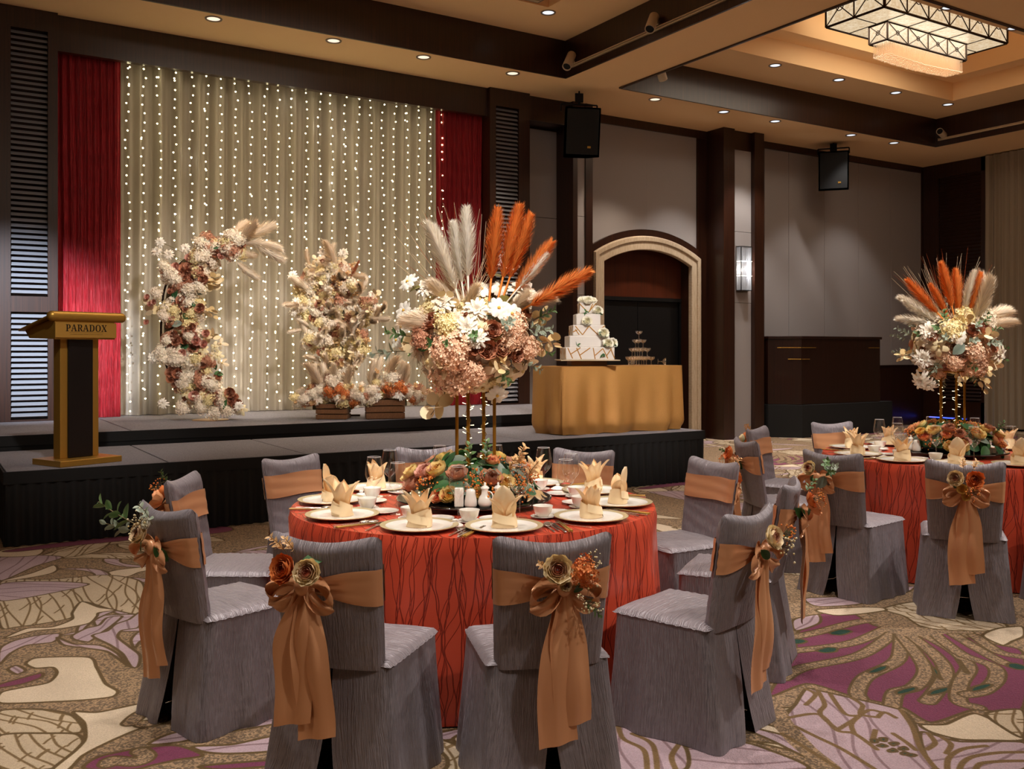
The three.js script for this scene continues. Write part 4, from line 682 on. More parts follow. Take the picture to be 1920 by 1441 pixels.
[[TA, 'near', 'coral satin tablecloth with dark branching veins on the near round table', 0], [TB, 'far', 'coral satin tablecloth with dark branching veins on the far round table', 1]].forEach(([c, w, label, i]) => {
  const t = thing('round_table', `round folding table hidden beneath the ${w} coral cloth`, 'table', [c[0], 0, c[1]]);
  part('tabletop', place(new THREE.CylinderGeometry(RT - 0.03, RT - 0.03, 0.025, 48), 0, TABLE - 0.018, 0), M.wood, t);
  for (const a of [0.4, 1.97, 3.54, 5.11]) part('leg', rod([0.55 * Math.cos(a), 0, 0.55 * Math.sin(a)], [0.5 * Math.cos(a), TABLE - 0.02, 0.5 * Math.sin(a)], 0.018), M.bronze, t);
  single('tablecloth', CLOTH[i], M.cloth, label, 'tablecloth', [c[0], 0, c[1]]);
});
const chairsA = [
  [1.148, -3.028, 'twoRoses', 'grey covered chair with an orange and a cream rose on its peach bow', { dx: 0.05 }], [1.797, -2.622, 'peonyOrange', 'grey covered chair with cream peony and orange carnation, front middle of the near table', { dx: -0.02, flip: 1 }],
  [2.737, -2.653, 'peonySprig', 'grey covered chair with a cream peony and small yellow sprigs on its sash', { flip: 1 }], [3.501, -3.130, 'coral', 'grey covered chair with coral roses on its bow, turned sideways beyond the peony chair', { spin: -0.32 }],
  [3.821, -3.965, 'twoRoses', 'grey covered chair at the near table, its plain sash front facing the plates, right end', {}], [3.525, -4.804, 'orange', 'grey covered chair right of the centrepiece, before the gold-draped cake table', {}],
  [2.758, -5.464, 'peonyGreen', 'grey covered chair directly behind the near centrepiece', {}], [1.835, -5.389, 'orange', 'grey covered chair at the near table, back left, against the black stage skirt', {}],
  [1.095, -4.830, 'coral', 'grey covered chair at the near table with coral flowers peeping out behind its left edge', {}], [0.835, -3.950, 'vine', 'grey covered chair with a cream peony and a trailing vine, leftmost in the photo', { flip: 1, spin: 0.24 }]];
const chairsB = [
  [4.733, -3.895, 'peonyGreen', 'grey covered chair with a cream peony and bushy green sprays on its bow', { dx: 0.06, flip: 1 }], [4.963, -3.169, 'threeFlowers', 'grey covered chair with cream, orange and small yellow flowers, before the far table', { flip: 1 }],
  [6.709, -5.523, 'orange', 'grey covered chair behind the far centrepiece, left of the gold posts', {}], [7.442, -4.953, 'coral', 'grey covered chair directly behind the far centrepiece, mostly hidden by flowers', {}],
  [4.902, -4.773, 'orange', 'grey covered chair with a single orange rose on its sash, near the stage corner', { dx: 0.04 }], [5.738, -5.467, 'twoRoses', 'grey covered chair behind the orange-rose chair, before the tall pilaster', {}],
  [5.72, -2.72, 'vine', 'grey covered chair cut off by the right edge of the photo', {}]];
const facing = (x, z, c) => Math.atan2(c[0] - x, c[1] - z), seats = [];
for (const [list, c] of [[chairsA, TA], [chairsB, TB]]) for (const [x, z, kind, label, opt] of list) { const a = facing(x, z, c) + (opt.spin ?? 0), k = 0.262; makeChair(label, [x + Math.sin(a) * k, 0, z + Math.cos(a) * k], a, kind, { ...opt, group: 'covered chairs round the two tables' }); seats.push([c, facing(x, z, c)]); }
seats.splice(16, 1); seats.push([TB, facing(5.72, -2.72, TB)], [TB, facing(7.7, -4.1, TB)]);
// ---- tableware
M.china = phys(0xece6dc, 0.18, { clearcoat: 0.6, clearcoatRoughness: 0.08 });
M.pearl = phys(0xf0ece4, 0.2, { clearcoat: 0.5, clearcoatRoughness: 0.1 });
M.gilt = std(0xd8c79c, 0.3, { metalness: 0.5 });
M.steel = std(0xdcd8d2, 0.22, { metalness: 1 });
M.glass = phys(0xffffff, 0.0, { transmission: 1, thickness: 0, ior: 1.75, specularIntensity: 1 });
M.napkin = phys(0xffffff, 0.55, { vertexColors: true, sheen: 0.2, sheenColor: new THREE.Color(0xffe0b0), sheenRoughness: 0.5 });
M.lacquer = std(0xffffff, 0.3, { vertexColors: true });
const PLATE = lathe([[0, 0.008], [0.098, 0.008], [0.108, 0.010], [0.128, 0.014], [0.157, 0.017], [0.158, 0.014], [0.12, 0.006], [0.09, 0], [0, 0]], 48), PLATERIM = lathe([[0.138, 0.0148], [0.150, 0.0172], [0.163, 0.0185], [0.1655, 0.0165], [0.157, 0.0125]], 48);
const GLASS = lathe([[0.0001, 0.004], [0.012, 0.0055], [0.034, 0.002], [0.0365, 0.001], [0.034, 0.0035], [0.012, 0.0075], [0.0042, 0.014], [0.0036, 0.05], [0.0036, 0.088], [0.006, 0.097], [0.022, 0.112], [0.036, 0.13], [0.0428, 0.15], [0.0415, 0.18], [0.036, 0.212], [0.0318, 0.235]], 28);
const GLASSRIM = place(new THREE.TorusGeometry(0.0318, 0.0008, 5, 32), 0, 0.235, 0, Math.PI / 2, 0, 0); M.rimGlass = phys(0xffffff, 0.15, { transmission: 0.35, thickness: 0, ior: 1.8 });
const BOWL = lathe([[0.0001, 0.006], [0.022, 0.006], [0.024, 0.001], [0.026, 0.006], [0.038, 0.022], [0.043, 0.042], [0.0455, 0.051], [0.0445, 0.0515], [0.041, 0.042], [0.035, 0.022], [0.022, 0.010], [0.0001, 0.009]], 28), SAUCER = lathe([[0.0001, 0.004], [0.03, 0.004], [0.055, 0.010], [0.0565, 0.0085], [0.03, 0.0005], [0.0001, 0.0005]], 28);
const LID = lathe([[0.0001, 0.030], [0.010, 0.029], [0.0115, 0.024], [0.008, 0.019], [0.022, 0.014], [0.038, 0.004], [0.039, 0.001], [0.0001, 0.001]], 24);
const SIDEPLATE = lathe([[0.0001, 0.006], [0.05, 0.006], [0.072, 0.012], [0.0735, 0.0105], [0.05, 0.001], [0.0001, 0.001]], 32);
const handle = (L, w0, w1) => place(rb(1, 0.003, 1, 0.0014, 0, 0, 0, 1).clone(), 0, 0.004, 0, 0, 0, 0, [w1, 1, L]);
const SPOON = merge([place(rb(0.009, 0.0028, 0.13, 0.0013, 0, 0.004, -0.035, 1), 0, 0, 0), place(new THREE.SphereGeometry(1, 16, 8), 0, 0.006, 0.05, 0, 0, 0, [0.019, 0.006, 0.029])]);
const FORK = merge([rb(0.008, 0.0028, 0.125, 0.0013, 0, 0.004, -0.04, 1), rb(0.021, 0.0028, 0.022, 0.0013, 0, 0.0045, 0.03, 1), ...[-0.0087, -0.0029, 0.0029, 0.0087].map((x) => rb(0.003, 0.0026, 0.045, 0.001, x, 0.0055, 0.06, 1))]);
const KNIFE = merge([rb(0.011, 0.005, 0.09, 0.002, 0, 0.004, -0.06, 1), rb(0.016, 0.002, 0.115, 0.0009, 0.002, 0.004, 0.04, 1)]);
const STICK = paint(place(new THREE.CylinderGeometry(0.0028, 0.0045, 0.235, 8), 0, 0.007, 0, Math.PI / 2, 0, 0), (p, c) => c.set(p.z < -0.075 ? 0xb78a3c : 0x14100d));
function napkinGeo(seed, style) {                                       // a folded cuff with pointed leaves standing out of it
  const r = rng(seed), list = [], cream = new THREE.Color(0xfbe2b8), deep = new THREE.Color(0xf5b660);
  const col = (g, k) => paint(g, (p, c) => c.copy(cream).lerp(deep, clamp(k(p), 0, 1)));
  list.push(col(grid(32, 6, (u, v) => { const a = u * TAU * 1.12, R = lerp(0.052, 0.045, v) + 0.004 * u + 0.003 * Math.sin(a * 3 + v * 4); return [R * Math.cos(a), v * (0.058 + 0.016 * Math.sin(a * 1.2 + seed)), R * Math.sin(a) * 0.9]; }), (p) => 0.12));
  list.push(col(grid(14, 4, (u, v) => { const a = lerp(0.4, 2.7, u), R = 0.056 - 0.006 * v; return [R * Math.cos(a), 0.018 + v * 0.034 + 0.026 * (u - 0.5), R * Math.sin(a) * 0.92]; }), () => 0.04));
  const n = style === 2 ? 3 : 6;
  for (let i = 0; i < n; i++) {
    const a = style === 2 ? [1.57, 0.2, 2.9][i] : (i / n) * TAU + 0.5 + 0.5 * r(), L = style === 2 ? [0.135, 0.10, 0.085][i] : lerp(0.085, 0.135, r()), w = style === 2 ? [0.052, 0.04, 0.036][i] : lerp(0.024, 0.034, r()), out = style === 2 ? [0.10, 0.5, 0.45][i] : lerp(0.16, 0.5, r()), tw = (r() - 0.5) * 0.8;
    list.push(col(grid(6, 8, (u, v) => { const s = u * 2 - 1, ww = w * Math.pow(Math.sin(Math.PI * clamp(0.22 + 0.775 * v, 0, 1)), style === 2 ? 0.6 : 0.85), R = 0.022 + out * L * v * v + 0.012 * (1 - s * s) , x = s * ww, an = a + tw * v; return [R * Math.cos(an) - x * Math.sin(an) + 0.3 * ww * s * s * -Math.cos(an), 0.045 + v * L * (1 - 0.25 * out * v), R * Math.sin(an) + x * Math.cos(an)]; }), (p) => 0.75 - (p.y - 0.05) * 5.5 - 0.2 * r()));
  }
  return merge(list);
}
const NAPKIN = [napkinGeo(1, 0), napkinGeo(2, 2), napkinGeo(3, 0), napkinGeo(4, 2), napkinGeo(5, 0)];
const PLACES = ['at the near table, before the chair with two roses', 'at the near table, before the front middle chair', 'at the near table, before the yellow-sprig peony chair', 'at the near table, second place up the right side', 'at the near table, third place up the right side', 'at the near table, back right, before the cake table',
  'at the near table, behind the centrepiece', 'at the near table, back left place by the stage', 'at the near table, second place up the left side', 'at the near table, before the vine-trailing leftmost chair',
  'at the far table, before the chair with green sprays', 'at the far table, before the chair with three flowers', 'at the far table, back place left of the posts', 'at the far table, hidden behind the centrepiece', 'at the far table, before the single orange rose chair', 'at the far table, left place by the pilaster', 'at the far table, cut by the right photo edge', 'at the far table, right of the centrepiece'];
const YT = TABLE + 0.0055, WARE = 'place settings on the round tables';
seats.forEach(([c, a], i) => {
  const fx = Math.sin(a), fz = Math.cos(a), at = (r, s, y = YT) => [c[0] - fx * r - fz * s, y, c[1] - fz * r + fx * s];   // r from the middle, s to the sitter's right
  const pl = PLACES[i], r = rng(400 + i), put = (name, geo, mat, what, cat, rr, s, turn = 0, y = YT) => single(name, geo, mat, `${what} ${pl}`, cat, at(rr, s, y), a + turn, WARE);
  const plate = thing('charger_plate', `pearl charger plate with gold rim ${pl}`, 'plate', at(0.700, 0), 0, WARE); part('dish', PLATE, M.pearl, plate); part('rim', PLATERIM, M.gilt, plate, 'gold rim');
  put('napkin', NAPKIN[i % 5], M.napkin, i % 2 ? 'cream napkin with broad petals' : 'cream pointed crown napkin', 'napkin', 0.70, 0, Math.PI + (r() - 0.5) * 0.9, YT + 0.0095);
  const wg = put('wine_glass', GLASS, M.glass, 'clear wine glass', 'wine glass', 0.47, i % 3 ? 0.12 : 0.09); part('rim', GLASSRIM, M.rimGlass, wg);
  if (i > 15) return;
  put('saucer', SAUCER, M.china, 'white saucer under the tea bowl', 'saucer', 0.52, -0.115); put('tea_bowl', BOWL, M.china, 'small white tea bowl', 'bowl', 0.52, -0.115, 0, YT + 0.0042);
  put('side_plate', SIDEPLATE, M.china, 'small white side plate', 'plate', 0.50, 0.005, 0);
  if (i % 2 === 1 || i > 3) put('bowl_lid', LID, M.china, 'white knobbed bowl lid', 'lid', 0.59, -0.19); 
  if ((i < 6 || i > 7) && i !== 12 && i !== 13) {
    put('fork', FORK, M.steel, 'steel dinner fork', 'fork', 0.73, -0.186, 0.04); put('spoon', SPOON, M.steel, 'steel soup spoon', 'spoon', 0.73, 0.186, -0.03); put('spoon', SPOON, M.steel, 'smaller inner steel spoon', 'spoon', 0.70, 0.206, 0.03); put('knife', KNIFE, M.steel, 'steel dinner knife', 'knife', 0.74, 0.228, -0.02);
    for (const k of [0, 1]) put('chopstick', STICK, M.lacquer, k ? 'outer black gilt-ended chopstick' : 'inner black gilt-ended chopstick', 'chopstick', 0.725, 0.248 + k * 0.010, -0.05 + k * 0.02);
  }
});
// ---------------------------------------------------------------- tall floral centrepieces: tray, flower ring, posts, flower head
M.smoke = phys(0x1a1414, 0.03, { transmission: 0.35, thickness: 0, clearcoat: 1, clearcoatRoughness: 0.02 });
M.brass = std(0xb07a28, 0.36, { metalness: 0.85 });
M.bulb = M.lamp(new THREE.Color(1, 0.86, 0.5), 4); M.wire = std(0x9a7a3a, 0.5, { metalness: 0.5 });
const CAMYAW = Math.PI - YAW + Math.PI;                                 // centrepieces face the camera side: local +x to the right, +z towards it
function centrepiece(c, turn, label, post, ring, head, seed, name) {
  const tray = thing('lazy_susan', `round smoked glass turntable under the ${name} flower ring`, 'turntable', [c[0], TABLE + 0.005, c[1]]);
  part('glass_top', lathe([[0, 0.034], [0.370, 0.034], [0.378, 0.030], [0.378, 0.024], [0.370, 0.021], [0, 0.021]], 64), M.smoke, tray); part('hub', place(new THREE.CylinderGeometry(0.16, 0.18, 0.02, 32), 0, 0.0105, 0), M.blackGloss, tray);
  const t = thing('floral_centrepiece', label, 'centrepiece', [c[0], TABLE + 0.0395, c[1]], turn), r = rng(seed);
  part('base_tray', lathe([[0, 0.002], [0.24, 0.002], [0.25, 0.02], [0.24, 0.035], [0, 0.035]], 40), M.blackGloss, t);
  // foam and low ring of flowers
  part('foliage_mound', paint(grid(40, 8, (u, v) => { const a = u * TAU, q = v * Math.PI / 2, k = 1 + 0.05 * Math.sin(a * 9) + 0.04 * Math.sin(a * 17 + v * 9); return [0.255 * k * Math.cos(q) * Math.cos(a), 0.03 + 0.12 * Math.sin(q), 0.255 * k * Math.cos(q) * Math.sin(a)]; }), tint(0x41683a)), M.leaf, t);
  const onRing = (k, x, y, s, dz = 0) => { const R = 0.30, z = Math.sqrt(Math.max(0.004, R * R - x * x * 0.86)) * clamp(1.1 - y * 2.6, 0.12, 1) + dz; bloom(k, t, [x, y, z], [x * 2.2, 0.35 + y * 5, z * 2.2 + 0.1], s, r); };
  for (const [k, x, y, s] of ring) onRing(k, x, y, s);
  for (let i = 0; i < 64; i++) { const a = r() * TAU, back = Math.sin(a) < 0.1, k = i % 4 === 0 ? 'berries' : i % 4 === 1 ? 'leafGrey' : 'leafDark', q = 0.2 + 1.1 * r(), R = 0.25 * Math.cos(q) + 0.02; bloom(k, t, [R * 1.12 * Math.cos(a), 0.03 + 0.14 * Math.sin(q), R * Math.sin(a)], [Math.cos(a), 0.3 + r() * 0.9, Math.sin(a)], k === 'berries' ? 0.055 : 0.075 + 0.035 * r(), r); }
  for (let i = 0; i < 22; i++) { const a = -Math.PI * r() * 0.95 - 0.05, q = 0.25 + 0.8 * r(), R = 0.28 * Math.cos(q) + 0.02; bloom(['roseYellow', 'roseBrown', 'roseCoral', 'roseYellow', 'rosePink'][i % 5], t, [R * 1.1 * Math.cos(a), 0.05 + 0.15 * Math.sin(q), R * Math.sin(a)], [Math.cos(a), 0.5 + q, Math.sin(a)], 0.036 + 0.012 * r(), r); }
  // posts, two of them wound with tiny lights
  const top = 0.56;
  post.forEach(([x, z, lit], i) => {
    part('post', place(new THREE.CylinderGeometry(0.0085, 0.0085, top, 10), x, top / 2, z), M.brass, t);
    if (!lit) return;
    const pts = []; for (let k = 0; k <= 44; k++) { const a = k * 0.9; pts.push([x + 0.0125 * Math.cos(a), 0.08 + (top - 0.1) * k / 44, z + 0.0125 * Math.sin(a)]); }
    const w = part('light_wire', tube(pts, 0.0016, 160, 4), M.wire, t); const q = [];
    for (let k = 0; k < 20; k++) { const a = r() * TAU, y = 0.10 + (top - 0.12) * (k + r() * 0.7) / 20, d = [x + 0.028 * Math.cos(a), y + 0.014 * (r() - 0.3), z + 0.028 * Math.sin(a)]; q.push(rod([x + 0.011 * Math.cos(a), y, z + 0.011 * Math.sin(a)], d, 0.0010, 0.0019, 5)); }
    part('bulb', merge(q), M.bulb, w, 'tiny glowing bulbs', 'stuff');
  });
  part('top_ring', place(new THREE.TorusGeometry(0.11, 0.006, 6, 32), 0, top, 0, Math.PI / 2, 0, 0), M.brass, t);
  // flower head: an ellipsoid of blooms round y = 0.755, with plumes standing out of it
  const HY = 0.755, A = 0.285, B = 0.215; const filler = ['hydPeach', 'hydWhite', 'petals', 'roseBrown', 'hydCream', 'leafGrey', 'fluff', 'sprayGrey', 'fluff', 'rosePink', 'petals', 'discs', 'sprayGreen'];
  part('flower_core', paint(place(new THREE.IcosahedronGeometry(1, 2), 0, HY, 0, 0, 0, 0, [A * 0.8, B * 0.82, A * 0.8]), tint(0xd6c3a0)), M.leaf, t);
  const N = 110; for (let i = 0; i < N; i++) {
    const y = 1 - 2 * (i + 0.5) / N, a = i * 2.39996, q = Math.sqrt(1 - y * y), d = [q * Math.cos(a), y, q * Math.sin(a)], k = filler[Math.floor(r() * filler.length)], f = d[2] > 0.25 ? 0.84 : 0.96;
    bloom(k, t, [A * f * d[0], HY + B * f * d[1], A * f * d[2]], [d[0], d[1] + 0.15, d[2]], k.startsWith('leaf') || k.startsWith('spray') || k === 'discs' ? 0.13 : k === 'roseBrown' || k === 'rosePink' ? 0.042 : 0.058, r);
  }
  for (const [k, x, y, s, tx, ty] of head) {
    if (tx !== undefined && k.startsWith('plume')) { const z = 0.10 + 0.05 * (r() - 0.5), L = Math.hypot(tx - x, ty - y); bloom(k, t, [x, HY + y, z], [tx - x, ty - y, 0.05 * (r() - 0.2)], L, r); continue; }
    const e = 1 - (x / (A * 1.12)) ** 2 - (y / (B * 1.14)) ** 2, z = e > 0 ? Math.sqrt(e) * A * 1.02 : 0.05, dz = k === 'daisy' || k === 'fluff' ? 0.32 : 0.1, d = [x * 1.1, y * 1.2 + 0.03, z + dz]; bloom(k, t, [x, HY + y, z + (k === 'daisy' || k === 'fluff' ? 0.02 : 0)], d, s, r);
    if (e <= 0 && (k === 'daisy' || k === 'fluff')) part('stalk', tube([[x * 0.45, HY + y * 0.4, 0.03], [x * 0.75, HY + y * 0.8 - 0.02, z], [x, HY + y, z + 0.015]], 0.0022, 8, 4), M.stalk ??= std(0x6e6a3c, 0.8), t);
  }
  const stems = []; for (let i = 0; i < 70; i++) { const a = (r() - 0.5) * 1.5 - 0.15, L = 0.3 + 0.28 * r(), b = r() * TAU; const p0 = [0.05 * Math.cos(b) - 0.02, HY + 0.12, 0.05 * Math.sin(b) + 0.05], p1 = [p0[0] + Math.sin(a) * L, HY + 0.12 + Math.cos(a) * L, p0[2] + 0.1 * (r() - 0.5)]; stems.push(paint(rod(p0, p1, 0.0016, 0.0008, 3), tint(i % 3 ? 0xe9d6b4 : 0xb5552a))); }
  part('grass_stems', merge(stems), M.plume, t, 'thin dried grass stems', 'stuff');
  return t;
}
// heads: kind, x, y (metres from the middle of the head), size, and for plumes the tip
const headA = [
  ['roseBrown', -0.193, 0.09, 0.046], ['roseBrown', 0.097, 0.050, 0.046], ['roseBrown', 0.072, -0.042, 0.047], ['roseBrown', 0.139, -0.034, 0.044], ['roseBrown', 0.207, -0.064, 0.044], ['roseBrown', 0.252, 0.135, 0.034], ['roseBrown', 0.02, -0.03, 0.04],
  ['hydPeach', -0.088, -0.05, 0.090], ['hydPeach', -0.101, -0.160, 0.082], ['hydPeach', 0.0, -0.150, 0.06], ['hydPeach', 0.196, 0.054, 0.062], ['hydPeach', 0.262, -0.036, 0.05], ['hydPeach', 0.18, 0.0, 0.05], ['hydCream', -0.110, 0.066, 0.062], ['hydCream', -0.20, 0.158, 0.05], ['petals', 0.03, 0.06, 0.06],
  ['daisy', 0.124, 0.152, 0.048], ['daisy', 0.04, 0.25, 0.044], ['daisy', 0.185, 0.125, 0.05], ['fluff', 0.02, 0.14, 0.052], ['fluff', -0.023, 0.055, 0.050], ['fluff', 0.019, 0.01, 0.046], ['fluff', 0.242, 0.23, 0.07], ['daisy', -0.318, 0.285, 0.046], ['daisy', -0.336, 0.147, 0.046], ['daisy', -0.349, 0.068, 0.046], ['daisy', -0.372, 0.004, 0.04], ['fluff', -0.232, 0.252, 0.048], ['daisy', -0.29, 0.12, 0.04], ['fluff', -0.14, 0.17, 0.05],
  ['daisy', 0.162, 0.375, 0.055], ['daisy', 0.126, 0.26, 0.042], ['leafOlive', 0.15, 0.30, 0.1], ['leafOlive', 0.12, 0.2, 0.12], ['leafOlive', -0.31, 0.235, 0.07], ['daisy', 0.114, -0.263, 0.05], ['petals', -0.21, -0.10, 0.058], ['petals', -0.14, -0.25, 0.05], ['petals', -0.245, -0.25, 0.04], ['petals', 0.045, -0.225, 0.06], ['petals', 0.12, -0.13, 0.065], ['petals', 0.18, -0.18, 0.06], ['petals', 0.235, -0.145, 0.06], ['petals', -0.19, -0.2, 0.05],
  ['discs', 0.30, -0.01, 0.13], ['sprayGreen', 0.285, 0.10, 0.13], ['sprayGrey', 0.27, 0.03, 0.13], ['sprayGrey', -0.33, -0.05, 0.17], ['sprayGreen', -0.29, 0.02, 0.14], ['hydBrown', -0.24, 0.01, 0.05], ['sprayGrey', 0.14, 0.06, 0.12], ['leafDark', -0.18, -0.01, 0.12], ['discs', -0.13, -0.23, 0.16],
  ['plumeSoft', -0.05, 0.10, 0, -0.24, 0.20], ['plumeSoft', -0.02, 0.10, 0, -0.10, 0.31], ['plumeSoft', -0.02, 0.12, 0, -0.28, 0.08], ['plumeSoft', 0.16, 0.14, 0, 0.33, 0.26], ['plumeSoft', -0.08, 0.06, 0, -0.31, 0.13], ['plumeSoft', -0.06, 0.12, 0, -0.17, 0.27], ['plumeSoft', -0.04, 0.1, 0, -0.03, 0.27], ['plumeSoft', 0.15, 0.1, 0, 0.24, 0.25], ['plumeSoft', -0.12, 0.08, 0, -0.22, -0.01], ['plumeSoft', 0.18, 0.16, 0, 0.30, 0.21],
  ['plumeOrange', 0.07, 0.12, 0, 0.117, 0.62], ['plumeOrange', 0.10, 0.12, 0, 0.220, 0.64], ['plumeOrange', 0.12, 0.14, 0, 0.272, 0.60], ['plumeOrange', 0.13, 0.14, 0, 0.362, 0.475], ['plumeWhite', 0.14, 0.16, 0, 0.352, 0.41], ['plumeOrange', 0.15, 0.10, 0, 0.548, 0.326],
  ['plumeWhite', -0.04, 0.10, 0, -0.165, 0.565], ['plumeWhite', -0.03, 0.10, 0, -0.095, 0.56], ['plumeWhite', -0.02, 0.10, 0, -0.032, 0.625], ['plumeWhite', -0.03, 0.10, 0, -0.19, 0.545]];
const headB = [
  ['roseBrown', 0.02, 0.09, 0.046], ['roseBrown', 0.13, 0.10, 0.05], ['roseBrown', 0.15, 0.03, 0.04], ['roseBrown', 0.20, -0.02, 0.04], ['roseBrown', 0.27, 0.12, 0.045], ['roseBrown', -0.22, 0.06, 0.045], ['roseBrown', -0.05, -0.09, 0.045], ['hydCream', -0.10, 0.10, 0.07], ['hydCream', 0.02, 0.20, 0.06], ['hydPeach', 0.05, -0.06, 0.065], ['hydPeach', 0.08, -0.15, 0.075], ['hydPeach', -0.08, -0.13, 0.06],
  ['daisy', -0.08, 0.05, 0.05], ['daisy', -0.12, 0.12, 0.045], ['daisy', 0.08, -0.10, 0.045], ['daisy', 0.07, -0.18, 0.042], ['daisy', 0.07, -0.24, 0.04], ['fluff', -0.24, 0.09, 0.06], ['fluff', -0.26, -0.10, 0.06], ['fluff', -0.24, -0.26, 0.06], ['fluff', -0.19, -0.29, 0.05], ['fluff', 0.24, 0.19, 0.08], ['fluff', 0.27, -0.07, 0.06], ['petals', 0.31, -0.12, 0.075], ['petals', 0.25, -0.17, 0.07], ['petals', 0.13, -0.20, 0.07], ['petals', -0.19, -0.02, 0.06], ['hydWhite', 0.2, 0.16, 0.07], ['discs', 0.15, -0.22, 0.14], ['discs', -0.02, -0.2, 0.12], ['sprayGrey', 0.11, 0.0, 0.14], ['leafGrey', -0.04, 0.0, 0.1],
  ['plumeSoft', 0.10, 0.10, 0, 0.30, 0.38], ['plumeSoft', 0.08, 0.12, 0, 0.24, 0.42], ['plumeSoft', 0.12, 0.12, 0, 0.34, 0.31], ['plumeSoft', -0.03, 0.05, 0, -0.22, 0.14], ['plumeSoft', -0.05, 0.02, 0, -0.25, 0.04], ['plumeSoft', -0.08, 0.08, 0, -0.15, 0.16], ['plumeSoft', 0.14, 0.08, 0, 0.30, 0.22],
  ['plumeOrange', 0.0, 0.10, 0, -0.12, 0.57], ['plumeOrange', 0.02, 0.10, 0, -0.01, 0.52], ['plumeOrange', -0.03, 0.10, 0, -0.36, 0.45], ['plumeOrange', -0.01, 0.10, 0, -0.20, 0.42], ['plumeOrange', 0.05, 0.10, 0, 0.15, 0.50], ['plumeWhite', 0.03, 0.10, 0, 0.08, 0.51], ['plumeWhite', -0.05, 0.10, 0, -0.40, 0.31], ['plumeWhite', -0.03, 0.12, 0, -0.42, 0.22], ['plumeWhite', -0.03, 0.12, 0, -0.37, 0.36]];
const ringA = [['roseBrown', 0.09, 0.115, 0.060], ['roseBrown', -0.07, 0.14, 0.055], ['roseBrown', -0.29, 0.075, 0.06], ['roseYellow', 0.155, 0.095, 0.045], ['roseYellow', -0.17, 0.15, 0.05], ['roseYellow', -0.105, 0.045, 0.045], ['roseYellow', 0.03, 0.05, 0.036], ['roseCoral', -0.155, 0.035, 0.038], ['roseCoral', -0.19, 0.13, 0.036], ['rosePink', -0.23, 0.14, 0.05], ['roseYellow', -0.32, 0.10, 0.035], ['sprayTan', 0.2, 0.15, 0.13], ['sprayTan', 0.25, 0.1, 0.12], ['buds', 0.18, 0.06, 0.06], ['berries', -0.2, 0.07, 0.07], ['berries', 0.1, 0.04, 0.07], ['berries', 0.22, 0.05, 0.07], ['berries', 0.05, 0.06, 0.06], ['leafDark', 0.12, 0.17, 0.1], ['leafDark', -0.11, 0.15, 0.12], ['leafDark', 0.0, 0.10, 0.11], ['leafDark', -0.02, 0.08, 0.11], ['leafDark', 0.22, 0.07, 0.1], ['leafDark', -0.10, 0.10, 0.1], ['leafGrey', 0.13, 0.13, 0.1], ['leafGrey', 0.03, 0.13, 0.1], ['sprayGreen', -0.01, 0.17, 0.12], ['sprayGreen', 0.06, 0.18, 0.12], ['roseCoral', 0.09, 0.19, 0.035], ['roseYellow', -0.3, 0.13, 0.04], ['sprayTan', 0.17, 0.13, 0.1]];
const ringB = [['roseYellow', -0.06, 0.05, 0.055], ['roseYellow', -0.13, 0.045, 0.045], ['roseYellow', 0.09, 0.13, 0.055], ['roseBrown', -0.05, 0.13, 0.055], ['roseCoral', 0.25, 0.07, 0.06], ['roseCoral', -0.25, 0.11, 0.055], ['roseCoral', -0.13, 0.12, 0.04], ['rosePink', -0.02, 0.08, 0.04], ['roseYellow', 0.28, 0.12, 0.05], ['roseYellow', -0.2, 0.15, 0.05], ['roseYellow', -0.27, 0.14, 0.04], ['roseBrown', -0.1, 0.17, 0.05], ['leafDark', 0.12, 0.05, 0.11], ['leafDark', 0.2, 0.05, 0.11], ['leafDark', 0.16, 0.12, 0.1], ['leafDark', -0.19, 0.06, 0.1], ['leafDark', 0.02, 0.16, 0.13], ['berries', 0.23, 0.03, 0.06], ['berries', -0.23, 0.05, 0.06], ['roseYellow', 0.16, 0.16, 0.04], ['roseBrown', 0.2, 0.17, 0.045], ['leafGrey', 0.07, 0.09, 0.1], ['sprayGreen', 0.22, 0.12, 0.12]];
const postA = [[-0.083, 0.02, 0], [-0.026, 0.07, 1], [0.046, -0.02, 1], [0.100, 0.06, 0]], postB = [[-0.085, 0.03, 0], [-0.055, -0.03, 1], [0.055, -0.03, 1], [0.085, 0.03, 0]];
centrepiece(TA, -YAW, 'tall flower centrepiece on gold posts with orange and white plumes on the near table', postA, ringA, headA, 700, 'near');
centrepiece(TB, -YAW, 'tall flower centrepiece on gold posts on the far table, white plumes to the left', postB, ringB, headB, 701, 'far');
